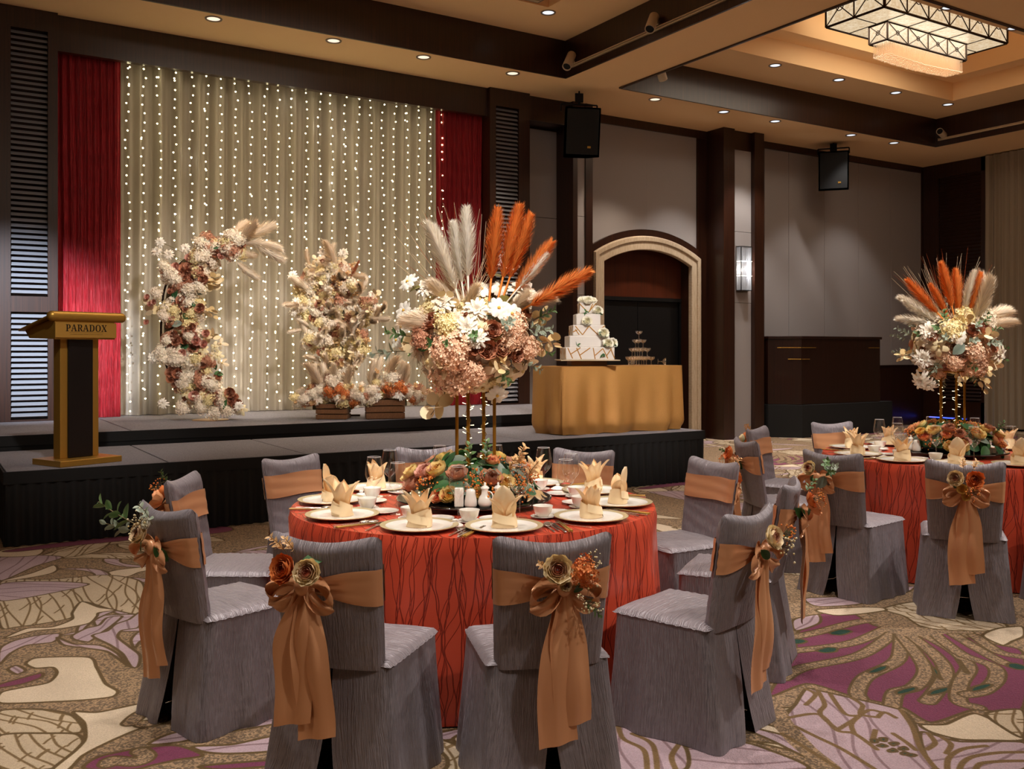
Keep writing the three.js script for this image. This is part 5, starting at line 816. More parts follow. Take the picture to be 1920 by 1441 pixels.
// cruets on the turntables
const POT = lathe([[0.0001, 0], [0.024, 0], [0.031, 0.012], [0.0325, 0.026], [0.026, 0.045], [0.0165, 0.058], [0.016, 0.078], [0.020, 0.083], [0.0205, 0.086], [0.012, 0.094], [0.004, 0.098], [0.0062, 0.104], [0.0035, 0.110], [0.0001, 0.111]], 24), SHAKER = lathe([[0.0001, 0], [0.025, 0], [0.029, 0.01], [0.028, 0.03], [0.0215, 0.062], [0.0215, 0.074], [0.014, 0.082], [0.0001, 0.083]], 24), HOLDER = merge([rb(0.042, 0.088, 0.03, 0.006, 0, 0.044, 0)]);
function cruet(c, x, z, kind, label) {
  const cs = Math.cos(-YAW), sn = Math.sin(-YAW), p = [c[0] + x * cs + z * sn, TABLE + 0.0395, c[1] - x * sn + z * cs];
  const t = thing(kind === 'pot' ? 'sauce_pot' : kind === 'shaker' ? 'salt_shaker' : 'toothpick_holder', label, kind === 'pot' ? 'sauce pot' : kind === 'shaker' ? 'shaker' : 'holder', p, -YAW, 'cruets on the turntables');
  part('body', kind === 'pot' ? POT : kind === 'shaker' ? SHAKER : HOLDER, M.china, t); if (kind === 'pot') part('handle', place(new THREE.TorusGeometry(0.02, 0.0035, 6, 14, Math.PI * 1.2), 0.02, 0.05, 0.012, 0, -0.6, -1.8), M.china, t);
}
cruet(TA, -0.055, 0.335, 'holder', 'flat white toothpick holder, leftmost of the near table cruets'); cruet(TA, -0.002, 0.337, 'shaker', 'round white shaker between the holder and the sauce pots'); cruet(TA, 0.062, 0.33, 'pot', 'white lidded sauce pot with a handle, beside the shaker'); cruet(TA, 0.122, 0.325, 'pot', 'white lidded sauce pot, rightmost of the near table cruets');
cruet(TB, -0.32, 0.08, 'pot', 'white sauce pot left of the far flower ring'); cruet(TB, -0.30, 0.13, 'shaker', 'white shaker left of the far flower ring'); cruet(TB, 0.33, 0.06, 'pot', 'white sauce pot right of the far flower ring');
// ---------------------------------------------------------------- on the stage
const UP = 0.724, LO = 0.58;
// lectern
{
  M.brassMatte = std(0xb98d3e, 0.42, { metalness: 0.75 });
  const sign = canvasTex(1024, 232, (g, w, h) => { g.fillStyle = '#b78a3e'; g.fillRect(0, 0, w, h); g.fillStyle = '#17110c'; g.font = 'bold 150px serif'; g.textAlign = 'center'; g.textBaseline = 'middle'; g.save(); g.translate(w / 2, 84); g.scale(0.9, 1); g.fillText('PARADOX', 0, 0); g.restore(); g.fillRect(w * 0.22, 150, w * 0.56, 3); for (let i = 0; i < 34; i++) g.fillRect(w * 0.24 + i * w * 0.0155, 178 + (i % 3), 8 + (i * 7) % 6, 6); });
  const t = thing('lectern', 'gold lectern with a dark maroon front panel and black PARADOX lettering', 'lectern', [1.10, LO, -8.53], rad(24));
  part('base', rb(0.54, 0.05, 0.41, 0.006, 0, 0.025, 0), M.brassMatte, t);
  part('column', rb(0.338, 0.98, 0.10, 0.006, 0, 0.54, -0.02), M.brassMatte, t);
  part('front_panel', rb(0.215, 0.975, 0.02, 0.004, 0, 0.54, 0.036), M.maroon = phys(0x3a1216, 0.4, { map: woodTex(0x4a1a1e, 0x2c0c10, 19, [3, 1]) }), t, 'dark maroon front panel');
  const tray = new THREE.Shape(); tray.moveTo(0.11, 0); tray.lineTo(-0.26, 0.01); tray.lineTo(-0.32, 0.07); tray.lineTo(0.11, 0.16); tray.closePath();
  part('reading_desk', place(fix(ext(tray, 0.52, 0.004)), 0.26, 1.02, 0, 0, -Math.PI / 2, 0), M.brassMatte, t);
  part('sign_board', (() => { const g = new THREE.BoxGeometry(0.535, 0.121, 0.012); g.translate(0, 1.09, 0.122); return g; })(), [M.brassMatte, M.brassMatte, M.brassMatte, M.brassMatte, std(0xffffff, 0.42, { map: sign, metalness: 0.4 }), M.brassMatte], t, 'gold sign board with black lettering');
  part('top_roll', rb(0.68, 0.082, 0.085, 0.038, 0.025, 1.20, 0.10, 5), M.brassMatte, t);
  part('desk_board', rb(0.66, 0.016, 0.46, 0.004, 0.02, 0, 0).rotateX(rad(-14)).translate(0, 1.145, -0.12), M.brassMatte, t);
}
// cake table with a gold cloth
const CT = [6.755, -8.72];
{
  M.goldCloth = phys(0xc8924e, 0.38, { metalness: 0.45, sheen: 0.3, sheenColor: new THREE.Color(0xd8a860), sheenRoughness: 0.4, bumpMap: (() => { const n = tileNoise(131, 256); return pixelTex(256, 256, (u, v) => { const k = 255 * n(u, v); return [k, k, k]; }, { srgb: false, rep: [3, 3] }); })(), bumpScale: 0.003 });
  const t = thing('buffet_table', 'folding table hidden beneath the gold cloth on the lower stage', 'table', [CT[0], LO, CT[1]]);
  part('tabletop', rb(1.72, 0.03, 0.56, 0.005, 0, 0.735, 0), M.wood, t); for (const x of [-0.75, 0.75]) for (const z of [-0.22, 0.22]) part('leg', rod([x, 0, z], [x, 0.72, z], 0.016), M.bronze, t);
  const r = rng(17), ph = [r() * 6, r() * 6, r() * 6], hw = 0.875, hd = 0.30, rc = 0.05, per = 4 * (hw + hd);
  const loop = (u, k) => { let s = u * per, x, z; const L = [2 * hw, 2 * hd, 2 * hw, 2 * hd]; let i = 0; while (i < 3 && s > L[i]) s -= L[i++]; const q = s / L[i]; [x, z] = [[lerp(-hw, hw, q), hd], [hw, lerp(hd, -hd, q)], [lerp(hw, -hw, q), -hd], [-hw, lerp(-hd, hd, q)]][i];
    const ax = Math.abs(x) - (hw - rc), az = Math.abs(z) - (hd - rc), R = rc + 0.10 * k; if (ax > 0 && az > 0) { const l = Math.hypot(ax, az), m = Math.min(1, rc / l); x = Math.sign(x) * (hw - rc + ax * m); z = Math.sign(z) * (hd - rc + az * m); }
    const f = k * (0.030 * Math.sin(u * 74 + 2 * Math.sin(u * 21 + ph[0])) + 0.024 * Math.sin(u * 41 + ph[1]) + 0.014 * Math.sin(u * 117 + ph[2])), tuck = 0.012 * k - 0.05 * smooth(0.86, 1, k) , n = Math.hypot(x / hw, z / hd) || 1; return [x + (f + tuck) * x / hw / n, z + (f + tuck) * z / hd / n]; };
  const side = grid(260, 20, (u, v) => { const p = loop(u, 1 - v); return [p[0], 0.004 + v * 0.748 + (1 - v) * 0.006 * Math.sin(u * 60), p[1]]; }, (u, v) => [u * per, v * 0.75]);
  const top = grid(24, 10, (u, v) => { const x = (u * 2 - 1) * hw, z = -(v * 2 - 1) * hd; return [x * 0.998, 0.7525 + 0.001 * Math.sin(x * 30), z * 0.99]; }, (u, v, p) => [p[0], p[2]]);
  single('tablecloth', merge([side, top]), M.goldCloth, 'shimmering gold tablecloth falling in folds on the cake table', 'tablecloth', [CT[0], LO, CT[1]]);
}
// wedding cake: five square tiers
{
  const n = tileNoise(141, 128); M.icing = phys(0xe9e2da, 0.5, { bumpMap: pixelTex(256, 256, (u, v) => { const k = 255 * n(u, v); return [k, k, k]; }, { srgb: false, rep: [4, 4] }), bumpScale: 0.0015, sheen: 0.2 });
  M.goldIcing = std(0xb9853a, 0.4, { metalness: 0.5 }); M.cardboard = std(0x6a4a30, 0.7);
  const t = thing('wedding_cake', 'five-tier square white wedding cake with gold zigzag lines and white roses', 'cake', [6.42, LO + 0.7545, -8.70], rad(-28)), r = rng(23);
  part('pedestal', rb(0.40, 0.058, 0.40, 0.004, 0, 0.029, 0), M.cardboard, t); part('cake_board', rb(0.66, 0.012, 0.62, 0.003, 0, 0.064, 0), M.stone, t);
  let y = 0.07; const S = [0.545, 0.45, 0.365, 0.275, 0.185], Hh = [0.139, 0.127, 0.121, 0.127, 0.127], tops = [];
  S.forEach((s, i) => {
    const h = Hh[i], tier = part('tier', rb(s, h, s, 0.010, 0, y + h / 2, 0, 3), M.icing, t); tops.push(y + h);
    if (i % 2 === 0) { const q = [], pts = { 0: [-0.48, 0, -0.40, 1, -0.30, 0.4, -0.40, 1, 0, 0, 0, 0], 2: [], 4: [] }, seg = i === 4 ? [[-0.5, 0.9, 0.02, 0.12], [0.02, 0.12, 0.5, 0.95], [0.3, 0.9, 0.12, 0.3]] : i === 2 ? [[-0.42, 0.9, -0.2, 0.1], [-0.5, 0.35, -0.36, 0.55], [-0.3, 0.1, -0.42, 0.6], [-0.2, 0.1, 0.0, 0.9], [0.0, 0.9, 0.28, 0.1], [0.28, 0.5, 0.5, 0.95]] : [[-0.46, 0.95, -0.36, 0.1], [-0.4, 0.45, -0.2, 0.95], [-0.28, 0.95, -0.18, 0.05], [-0.22, 0.35, 0.0, 0.95], [0.06, 0.95, 0.1, 0.05], [0.1, 0.35, 0.26, 0.9], [0.26, 0.9, 0.36, 0.1], [0.33, 0.3, 0.44, 0.9], [0.42, 0.9, 0.5, 0.1]];
      for (const [ry, k] of [[0, 1], [-Math.PI / 2, 1]]) for (const [x0, y0, x1, y1] of seg) { const a = [x0 * s, y + y0 * h], b = [x1 * s, y + y1 * h], L = Math.hypot(b[0] - a[0], b[1] - a[1]); q.push(place(place(rb(0.011, L, 0.005, 0.002, 0, 0, 0, 1), (a[0] + b[0]) / 2, (a[1] + b[1]) / 2, s / 2, 0, 0, -Math.atan2(b[0] - a[0], b[1] - a[1])), 0, 0, 0, 0, ry, 0)); }
      part('gold_line', merge(q), M.goldIcing, tier, 'thin gold zigzag lines', 'stuff'); }
    y += h;
  });
  const fl = (x, yy, z, s, k = 'roseWhite') => bloom(k, t, [x, yy, z], [x * 0.8, 0.6, 1], s, r);
  for (const [x, z] of [[-0.045, 0.04], [0.05, 0.04], [0, -0.04], [0.0, 0.075]]) bloom('roseWhite', t, [x, y + 0.028, z], [x * 3, 1, z * 3 + 0.5], 0.07, r);
  for (const [x, yy, z, s] of [[0.115, tops[3] + 0.035, 0.10, 0.065], [-0.02, tops[2] + 0.04, 0.17, 0.065], [0.155, tops[1] + 0.03, 0.225, 0.07], [0.20, tops[0] + 0.045, 0.25, 0.07], [0.26, tops[0] + 0.05, 0.21, 0.065]]) { fl(x, yy, z, s); for (let k = 0; k < 4; k++) bloom('leafDark', t, [x, yy - 0.01, z - 0.005], [Math.cos(k * 1.6 + x * 9), 0.2 - 0.5 * (k % 2), 0.6], 0.065, r); }
  for (const [x, yy, z] of [[0.13, 0.13, 0.275], [-0.03, tops[3] + 0.02, 0.14], [-0.14, tops[0] + 0.02, 0.225]]) for (let k = 0; k < 5; k++) bloom('leafDark', t, [x, yy, z], [Math.cos(k * 1.25), Math.sin(k * 1.25), 0.8], 0.045, r);
}
// coupe tower: ten, six, three, one; two glasses lie at its foot
{
  M.coupe = phys(0xffffff, 0.0, { transmission: 1, thickness: 0, ior: 1.9 });
  const CUP = lathe([[0.0001, 0.004], [0.030, 0.002], [0.031, 0.004], [0.007, 0.008], [0.0055, 0.035], [0.007, 0.055], [0.022, 0.064], [0.038, 0.078], [0.0435, 0.100], [0.0425, 0.100], [0.037, 0.081], [0.020, 0.067], [0.0001, 0.062]], 24), base = [7.20, LO + 0.7545, -8.72], d = 0.0885, hh = 0.101;
  let n = 0; const rowName = ['bottom', 'third', 'second', 'top'];
  for (let lv = 0; lv < 4; lv++) { const m = 4 - lv, y = lv * hh; for (let i = 0; i < m; i++) for (let j = 0; j <= i; j++) { const zz = (i - (m - 1) * 2 / 3) * d * 0.866, xx = (j - i / 2) * d, cs = Math.cos(rad(-30)), sn = Math.sin(rad(-30)); single('coupe_glass', CUP, M.coupe, lv === 3 ? 'single clear coupe glass on the top of the coupe tower' : `clear coupe glass in the ${rowName[lv]} tier of the coupe tower`, 'coupe glass', [base[0] + xx * cs + zz * sn, base[1] + y, base[2] - xx * sn + zz * cs], n++, 'coupes of the tower'); } }
  for (const [x, s] of [[-0.20, 1], [0.235, -1]]) { const g = single('coupe_glass', CUP, M.coupe, `clear coupe glass lying on its side ${s > 0 ? 'left' : 'right'} of the coupe tower`, 'coupe glass', [base[0] + x * 0.85 - (s > 0 ? 0 : 0), base[1] + 0.0436, base[2] + 0.10]); g.rotation.set(Math.PI / 2, 0, s * 0.9); }
}
// ---- flower pieces on the upper stage (local +x to the right as the hall sees it, +z towards the hall)
const SCATTER = { cream: ['hydWhite', 'hydWhite', 'hydCream', 'roseBrown', 'roseBrown', 'rosePink', 'hydWhite', 'petals', 'leafGrey', 'leafDark', 'roseBrown', 'hydBrown'], tan: ['hydCream', 'hydWhite', 'petals', 'hydWhite', 'roseBrown', 'plumeSoft', 'hydBrown', 'fluff', 'sprayTan', 'discs', 'hydCream', 'plumeSoft'], crate: ['hydWhite', 'fluff', 'hydWhite', 'hydOrange', 'hydCream', 'petals', 'hydBrown', 'hydWhite', 'sprayTan'] };
function flowerMass(t, path, list, seed, per, depth, sz = 0.075) {          // path: x, y, radius; blooms over the near and far side of a thick band
  const r = rng(seed);
  path.forEach(([x, y, R, n = per], i) => { for (let k = 0; k < n; k++) { const a = r() * TAU, q = Math.sqrt(r()), px = x + q * R * Math.cos(a), py = y + q * R * 0.8 * Math.sin(a), z = depth * Math.sqrt(Math.max(0, 1 - q * q)) * (k % 5 === 4 ? -1 : 1) * (0.7 + 0.3 * r()), kind = list[Math.floor(r() * list.length)]; const big = kind.startsWith('hyd') ? 1.25 : kind.startsWith('plume') ? 3.6 : kind.startsWith('leaf') ? 1.9 : kind.startsWith('spray') || kind === 'discs' ? 2.4 : 1; if (py < 0.03) continue; bloom(kind, t, [px, py, z], [q * Math.cos(a), q * Math.sin(a) + 0.35, z / depth + 0.3], sz * big * (0.8 + 0.35 * r()), r); } });
}
{
  const t = thing('flower_crescent', 'tall crescent-shaped arch of white hydrangeas and dusty peonies with pampas at its tip', 'flower arrangement', [2.78, UP, -10.9], -YAW), r = rng(301);
  const c = (x, y) => [(x - 486) / 601, (1395 - y) / 601];
  const spine = [[600, 1330], [480, 1330], [330, 1250], [200, 1090], [145, 900], [140, 700], [170, 480], [270, 330], [430, 230], [600, 170], [730, 150]].map(([x, y]) => [...c(x, y), -0.06]);
  part('frame', tube(spine, 0.012, 60, 6), M.bronze, t); part('base_plate', lathe([[0, 0.006], [0.19, 0.006], [0.2, 0.003], [0.2, 0], [0, 0]], 32), M.brass, t);
  const path = [[640, 1270, 0.13], [520, 1260, 0.16], [400, 1240, 0.15], [330, 1130, 0.15], [470, 1120, 0.15], [300, 1010, 0.17], [430, 980, 0.16], [260, 880, 0.15], [370, 860, 0.14], [300, 760, 0.15], [260, 660, 0.14], [360, 640, 0.14], [290, 540, 0.14], [370, 500, 0.14], [260, 410, 0.14], [370, 390, 0.15], [440, 300, 0.13], [470, 210, 0.12], [560, 240, 0.10], [650, 190, 0.11], [640, 250, 0.09]].map(([x, y, R]) => [...c(x, y), R]);
  part('floral_foam', tube(spine.slice(1, -1).map(([x, y, z]) => [x + 0.13, y, 0.01]), 0.07, 50, 8), M.leafFoam = std(0x6a6248, 0.95), t); flowerMass(t, path, SCATTER.cream, 302, 15, 0.15, 0.060);
  const put = (k, x, y, s, d = [0, 0.2, 1]) => bloom(k, t, [...c(x, y), 0.13], d, s, r);
  for (const [x, y] of [[370, 370], [430, 390], [460, 450], [340, 420], [310, 590], [280, 630], [350, 640], [260, 820], [280, 860], [350, 790], [380, 770], [240, 1070], [290, 1080], [250, 1110], [440, 1080], [420, 1000], [460, 1010], [540, 1240], [565, 1265], [640, 1210], [650, 1260], [440, 640]]) put('roseBrown', x, y, 0.060);
  for (const [x, y] of [[275, 360], [255, 700], [320, 940], [260, 990], [400, 825], [480, 810], [465, 880], [365, 300], [585, 290]]) put('rosePink', x, y, 0.045);
  for (const [x, y] of [[200, 360], [290, 450], [380, 510], [440, 500], [150, 540], [200, 690], [440, 200], [480, 270], [650, 150], [690, 180], [640, 240], [330, 1150], [510, 1150], [180, 930], [200, 980], [320, 1310], [450, 1310], [540, 1340], [620, 1330]]) put('hydWhite', x, y, 0.072);
  for (const [x, y] of [[170, 200], [150, 260], [230, 280], [340, 240], [120, 970], [190, 1280], [700, 1300]]) { put('fluff', x, y, 0.05); const q = c(x, y), b = c(x < 600 ? Math.max(x + 130, 300) : x - 80, y + 60); part('stalk', tube([[...b, 0.02], [(q[0] + b[0]) / 2, (q[1] + b[1]) / 2 + 0.01, 0.09], [...q, 0.125]], 0.003, 8, 4), M.stalk, t); }
  for (const [x, y] of [[85, 565], [105, 612], [80, 735], [130, 600]]) put('rosePink', x, y, 0.032);
  for (const [x, y] of [[540, 900], [580, 880], [520, 960], [560, 960], [590, 1010], [460, 920], [350, 1210], [400, 1230], [450, 1220], [720, 1320]]) put('petals', x, y, 0.06);
  for (const [x, y, tx, ty] of [[450, 440, 640, 420], [440, 470, 670, 490], [430, 840, 600, 800], [430, 650, 550, 680], [100, 700, 90, 560]]) { const a = c(x, y), b = c(tx, ty); bloom('discs', t, [...a, 0.05], [b[0] - a[0], b[1] - a[1], 0.02], 0.2, r); }
  for (const [x, y, tx, ty] of [[600, 200, 690, 35], [640, 190, 900, 90], [660, 200, 935, 160], [740, 150, 920, 340], [640, 270, 770, 300], [650, 290, 760, 460], [620, 250, 750, 230], [600, 200, 830, 130]]) { const a = c(x, y), b = c(tx, ty), L = Math.hypot(b[0] - a[0], b[1] - a[1]); bloom('plumeSoft', t, [...a, 0.02], [b[0] - a[0], b[1] - a[1], 0.03 * (r() - 0.5)], L, r); }
}
{
  const t = thing('flower_tower', 'broad upright column of cream blossoms, dried plumes and rust flowers between two crates', 'flower arrangement', [4.25, UP, -10.62], -YAW), r = rng(311);
  const c = (x, y) => [(x - 520) / 646, (1373 - y) / 646];
  part('stand', merge([rod([0, 0, -0.05], [0, 1.7, -0.05], 0.02), rod([-0.2, 0.01, -0.05], [0.2, 0.01, -0.05], 0.015), rod([0, 0.01, -0.22], [0, 0.01, 0.1], 0.015)]), M.bronze, t);
  const path = [[440, 240, 0.14], [340, 290, 0.14], [500, 270, 0.12], [280, 400, 0.17], [420, 400, 0.17], [570, 380, 0.15], [240, 520, 0.14], [380, 540, 0.18], [540, 520, 0.16], [690, 500, 0.16], [740, 560, 0.1], [320, 660, 0.16], [460, 660, 0.16], [620, 650, 0.15], [330, 790, 0.15], [480, 790, 0.16], [620, 790, 0.14], [380, 900, 0.14], [520, 900, 0.15], [640, 880, 0.12], [430, 1010, 0.12], [540, 1020, 0.12], [480, 1150, 0.1]].map(([x, y, R]) => [...c(x, y), R]);
  part('floral_foam', tube([[-0.02, 0.25, 0], [-0.06, 0.8, 0], [0.03, 1.2, 0], [-0.08, 1.6, 0], [-0.1, 1.78, 0]], 0.13, 30, 10), M.leafFoam, t); flowerMass(t, path, SCATTER.tan, 312, 14, 0.18, 0.058);
  const put = (k, x, y, s) => bloom(k, t, [...c(x, y), 0.15], [0, 0.25, 1], s, r);
  for (const [x, y] of [[385, 130], [160, 300], [190, 500], [170, 570], [760, 450], [800, 550], [720, 540], [690, 560], [640, 560], [540, 130], [440, 300], [270, 370], [350, 760], [620, 760]]) put('fluff', x, y, 0.05);
  for (const [x, y] of [[520, 460], [560, 440], [370, 390], [480, 385], [320, 620], [390, 700], [290, 800], [640, 840], [380, 880], [530, 330], [360, 520]]) put('roseBrown', x, y, 0.058);
  for (const [x, y] of [[340, 180], [290, 250], [390, 240], [530, 180], [320, 470], [560, 540], [600, 580], [560, 890], [490, 870], [600, 930]]) put('petals', x, y, 0.07);
  for (const [k, x, y, tx, ty] of [['plumeSoft', 420, 260, 420, 80], ['plumeSoft', 470, 300, 510, 90], ['plumeRust', 590, 340, 660, 195], ['plumeRust', 570, 360, 640, 230], ['plumeSoft', 600, 500, 730, 370], ['plumeSoft', 400, 560, 500, 490], ['plumeSoft', 700, 600, 860, 670], ['plumeSoft', 280, 780, 200, 600], ['plumeSoft', 300, 700, 220, 620], ['plumeSoft', 600, 820, 580, 700], ['plumeSoft', 500, 1000, 470, 880], ['plumeSoft', 640, 1050, 560, 880], ['plumeSoft', 510, 1250, 560, 1370], ['plumeSoft', 350, 500, 230, 300], ['plumeSoft', 520, 700, 520, 560]]) { const a = c(x, y), b = c(tx, ty), L = Math.hypot(b[0] - a[0], b[1] - a[1]); bloom(k, t, [...a, 0.12], [b[0] - a[0], b[1] - a[1], 0.03], L * 1.05, r); }
}
// slatted crates filled with flowers
M.crateWood = std(0xffffff, 0.7, { map: woodTex(0x8a5a30, 0x55341a, 27, [3, 1]) });
function crate(label, pos, turn, w, h, d) {
  const t = thing('wooden_crate', label, 'crate', pos, turn), k = 0.014, n = 3, sh = (h - 0.03) / n;
  for (let i = 0; i < n; i++) { const y = 0.006 + i * (h / n) + sh / 2; for (const s of [-1, 1]) { part('slat', rb(w, sh, k, 0.003, 0, y, s * (d / 2 - k / 2), 1), M.crateWood, t); part('slat', rb(k, sh, d - 2 * k, 0.003, s * (w / 2 - k / 2), y, 0, 1), M.crateWood, t); } }
  for (const sx of [-1, 1]) for (const sz of [-1, 1]) part('corner_post', rb(0.022, h, 0.022, 0.003, sx * (w / 2 - 0.025), h / 2, sz * (d / 2 - 0.025), 1), M.crateWood, t);
  part('bottom_board', rb(w - 0.03, 0.01, d - 0.03, 0.002, 0, 0.008, 0, 1), M.crateWood, t); return t;
}
crate('small slatted wooden crate at the left foot of the flower column', [4.02, UP, -10.32], -YAW, 0.355, 0.18, 0.26);
crate('larger slatted wooden crate at the right foot of the flower column', [4.55, UP, -10.08], -YAW + 0.2, 0.44, 0.225, 0.30);
function crateFlowers(label, pos, turn, w, h, seed, plumes, right) {
  const t = thing('crate_flowers', label, 'flower arrangement', pos, turn), r = rng(seed);
  part('foam', rb(w * 0.8, 0.08, 0.18, 0.01, 0, 0.02, 0), M.leafFoam, t);
  flowerMass(t, [[-w * 0.55, 0.12, 0.13], [-w * 0.2, 0.17, 0.15], [w * 0.2, 0.17, 0.15], [w * 0.55, 0.12, 0.13], [0, 0.28, 0.14], [-w * 0.75, 0.06, 0.10, 6], [w * 0.75, 0.06, 0.10, 6]], SCATTER.crate, seed + 1, 14, 0.17, 0.046);
  for (const [k, x, y, s] of [['hydOrange', -0.02, 0.20, 0.07], ['hydOrange', 0.09, 0.22, 0.06], ['hydOrange', 0.15, 0.16, 0.05], ['hydWhite', 0.02, 0.3, 0.08], ['fluff', -0.15, 0.1, 0.055], ['fluff', 0.1, 0.12, 0.06], ['hydWhite', -0.2, 0.16, 0.07]]) bloom(k, t, [right ? x + 0.05 : x, y, 0.16], [0, 0.4, 1], s, r);
  for (const [x, tx, ty] of plumes) bloom('plumeSoft', t, [x, 0.14, 0.06], [tx - x, ty - 0.14, 0.02], Math.hypot(tx - x, ty - 0.14), r);
}
crateFlowers('white flowers, orange carnations and pale plumes filling the left crate', [4.02, UP + 0.13, -10.32], -YAW, 0.56, 0.18, 321, [[-0.1, -0.28, 0.42], [-0.08, -0.18, 0.5], [-0.05, -0.08, 0.48], [0.0, 0.06, 0.48], [0.12, 0.22, 0.46], [-0.12, -0.24, 0.36]]);
crateFlowers('white and rust flowers with pale plumes spilling over the right crate', [4.55, UP + 0.17, -10.08], -YAW + 0.2, 0.62, 0.225, 331, [[-0.1, -0.12, 0.5], [0.0, 0.02, 0.52], [0.06, 0.14, 0.45], [0.12, 0.28, 0.42], [0.14, 0.34, 0.34], [-0.15, -0.22, 0.46], [0.1, 0.4, 0.24]], true);
// ---------------------------------------------------------------- strings of fairy lights before the drape
M.fairy = M.lamp(new THREE.Color(1, 0.86, 0.48), 9.5); M.fairyHot = M.lamp(new THREE.Color(1, 0.93, 0.72), 40); M.fairyWire = std(0x8d8468, 0.6);
{
  const bulb = new THREE.OctahedronGeometry(0.0105, 1), r = rng(811), X0 = 1.90, X1 = 6.28, N = 25;
  for (let i = 0; i < N; i++) {
    const x = lerp(X0, X1, i / (N - 1)) + 0.03 * (r() - 0.5), z = -11.935 - 0.02 * r(), y0 = 0.76 + 0.1 * r(), y1 = 4.90, w = r() * 6, off = (y) => 0.012 * Math.sin(y * 3.1 + w) + 0.006 * Math.sin(y * 11 + w);
    const t = thing('light_strand', i === 0 ? 'string of warm fairy lights at the left edge of the pale drape' : i === N - 1 ? 'string of warm fairy lights at the right edge of the pale drape' : `string of warm fairy lights, the ${ord[i]} from the left edge of the pale drape`, 'string lights', [x, 0, z], 0, i && i < N - 1 ? 'fairy light strings before the stage drape' : undefined);
    const pts = []; for (let k = 0; k <= 24; k++) { const y = lerp(y1, 0.728, k / 24); pts.push([off(y), y, 0]); }
    part('wire', tube(pts, 0.0018, 60, 4), M.fairyWire, t);
    const q = [], hot = []; for (let y = y1 - 0.06 * r(); y > y0; y -= 0.106 + 0.02 * (r() - 0.5)) { const side = r() < 0.6 ? 1 : -1, g = place(bulb.clone(), off(y) + side * 0.012, y, 0.010 * (r() - 0.3), 0, 0, r(), [1, 1, 1]); (r() < 0.03 ? hot : q).push(g); if (r() < 0.12) q.push(place(bulb.clone(), off(y) + 0.035 * (r() - 0.5), y + 0.03 * r(), -0.012 * r())); }
    part('bulb', merge(q), M.fairy, t, 'small warm bulbs', 'stuff'); if (hot.length) part('bulb', merge(hot), M.fairyHot, t, 'brightest bulbs of the string', 'stuff');
  }
  const a = new THREE.RectAreaLight(new THREE.Color(1, 0.84, 0.5), 0.12, 4.3, 4.1); a.name = 'fairy_glow'; a.position.set(4.1, 2.85, -11.9); a.lookAt(4.1, 2.85, -13); scene.add(a);
}
// ---------------------------------------------------------------- hanging loudspeakers
M.speaker = std(0x0c0c0d, 0.7);
function speaker(label, p, turn) {
  const t = thing('loudspeaker', label, 'loudspeaker', p, turn), up = HC - p[1];
  const s = new THREE.Shape(); s.moveTo(-0.25, 0.2); s.lineTo(0.25, 0.2); s.lineTo(0.17, -0.2); s.lineTo(-0.17, -0.2); s.closePath();
  const tilt = (g) => place(g, 0, 0, 0, rad(9), 0, 0);
  part('cabinet', tilt(place(fix(ext(s, 0.68, 0.008)), 0, -0.35, 0, -Math.PI / 2, 0, 0, [1, -1, 1])), M.speaker, t);
  part('front_grille', tilt(rb(0.47, 0.64, 0.02, 0.008, 0, -0.005, 0.21)), M.black, t); part('badge', tilt(rb(0.05, 0.03, 0.004, 0.001, 0.10, -0.22, 0.222, 1)), M.brassMatte, t, 'small gilt badge');
  part('bracket', merge([rod([-0.27, 0.30, 0], [-0.27, 0.40, 0], 0.012), rod([0.27, 0.30, 0], [0.27, 0.40, 0], 0.012), rod([-0.27, 0.40, 0], [0.27, 0.40, 0], 0.012), rod([0, 0.40, 0], [0, 0.46, 0], 0.02), rb(0.12, 0.13, 0.03, 0.004, 0, Math.min(0.5, up - 0.08), 0, 1), rod([0, 0.45, 0], [0, up - 0.003, 0], 0.012)]), M.black, t);
}
speaker('black loudspeaker hung from the ceiling left of the arched door', [8.13, 4.68, -11.2], rad(-22)); speaker('black loudspeaker hung from the ceiling before the grey panelled wall', [14.08, 4.78, -11.55], rad(-50));
// ---------------------------------------------------------------- track lights
M.track = std(0xcdb593, 0.5); M.trackHead = std(0xd8c4a6, 0.45);
function track(label, x, z0, z1) { const t = thing('light_track', label, 'track', [x, HC + 0.095, (z0 + z1) / 2]); part('rail', merge([rb(0.035, 0.012, z1 - z0, 0.003, 0, 0.014, 0, 1), rb(0.035, 0.012, z1 - z0, 0.003, 0, -0.014, 0, 1), rb(0.02, 0.04, z1 - z0, 0.002, 0.012, 0, 0, 1)]), M.track, t, null, 'stuff'); }
track('pale light track along the wood lining of the tray above the stage', T1.x1 - 0.05, -10.55, -6.4); track('pale light track along the right lining of the chandelier tray', T2.x1 - 0.05, -10.65, -6.4);
const HEAD = lathe([[0, 0.15], [0.05, 0.15], [0.06, 0.14], [0.062, -0.14], [0.056, -0.15], [0.052, -0.12], [0, -0.12]], 24);
function spotHead(label, p, dir, k) {
  const t = thing('track_spotlight', label, 'spotlight', p), q = new THREE.Quaternion().setFromUnitVectors(new V3(0, -1, 0), new V3(...dir).normalize()), can = part('can', HEAD, M.trackHead, t); can.quaternion.copy(q);
  part('arm', rod([0.085, 0.0, 0], [0, 0, 0], 0.014), M.track, t); const l = part('lens', place(new THREE.CylinderGeometry(0.05, 0.05, 0.01, 20), 0, -0.125, 0), M.black, can, 'dark lens');
}
spotHead('pale cylindrical spotlight at the back end of the tray track above the stage', [7.40, HC + 0.12, -10.42], [-0.55, -0.75, 0.35], 0); spotHead('pale cylindrical spotlight farther along the tray track above the stage', [7.40, HC + 0.13, -8.72], [-0.55, -0.75, 0.35], 0);
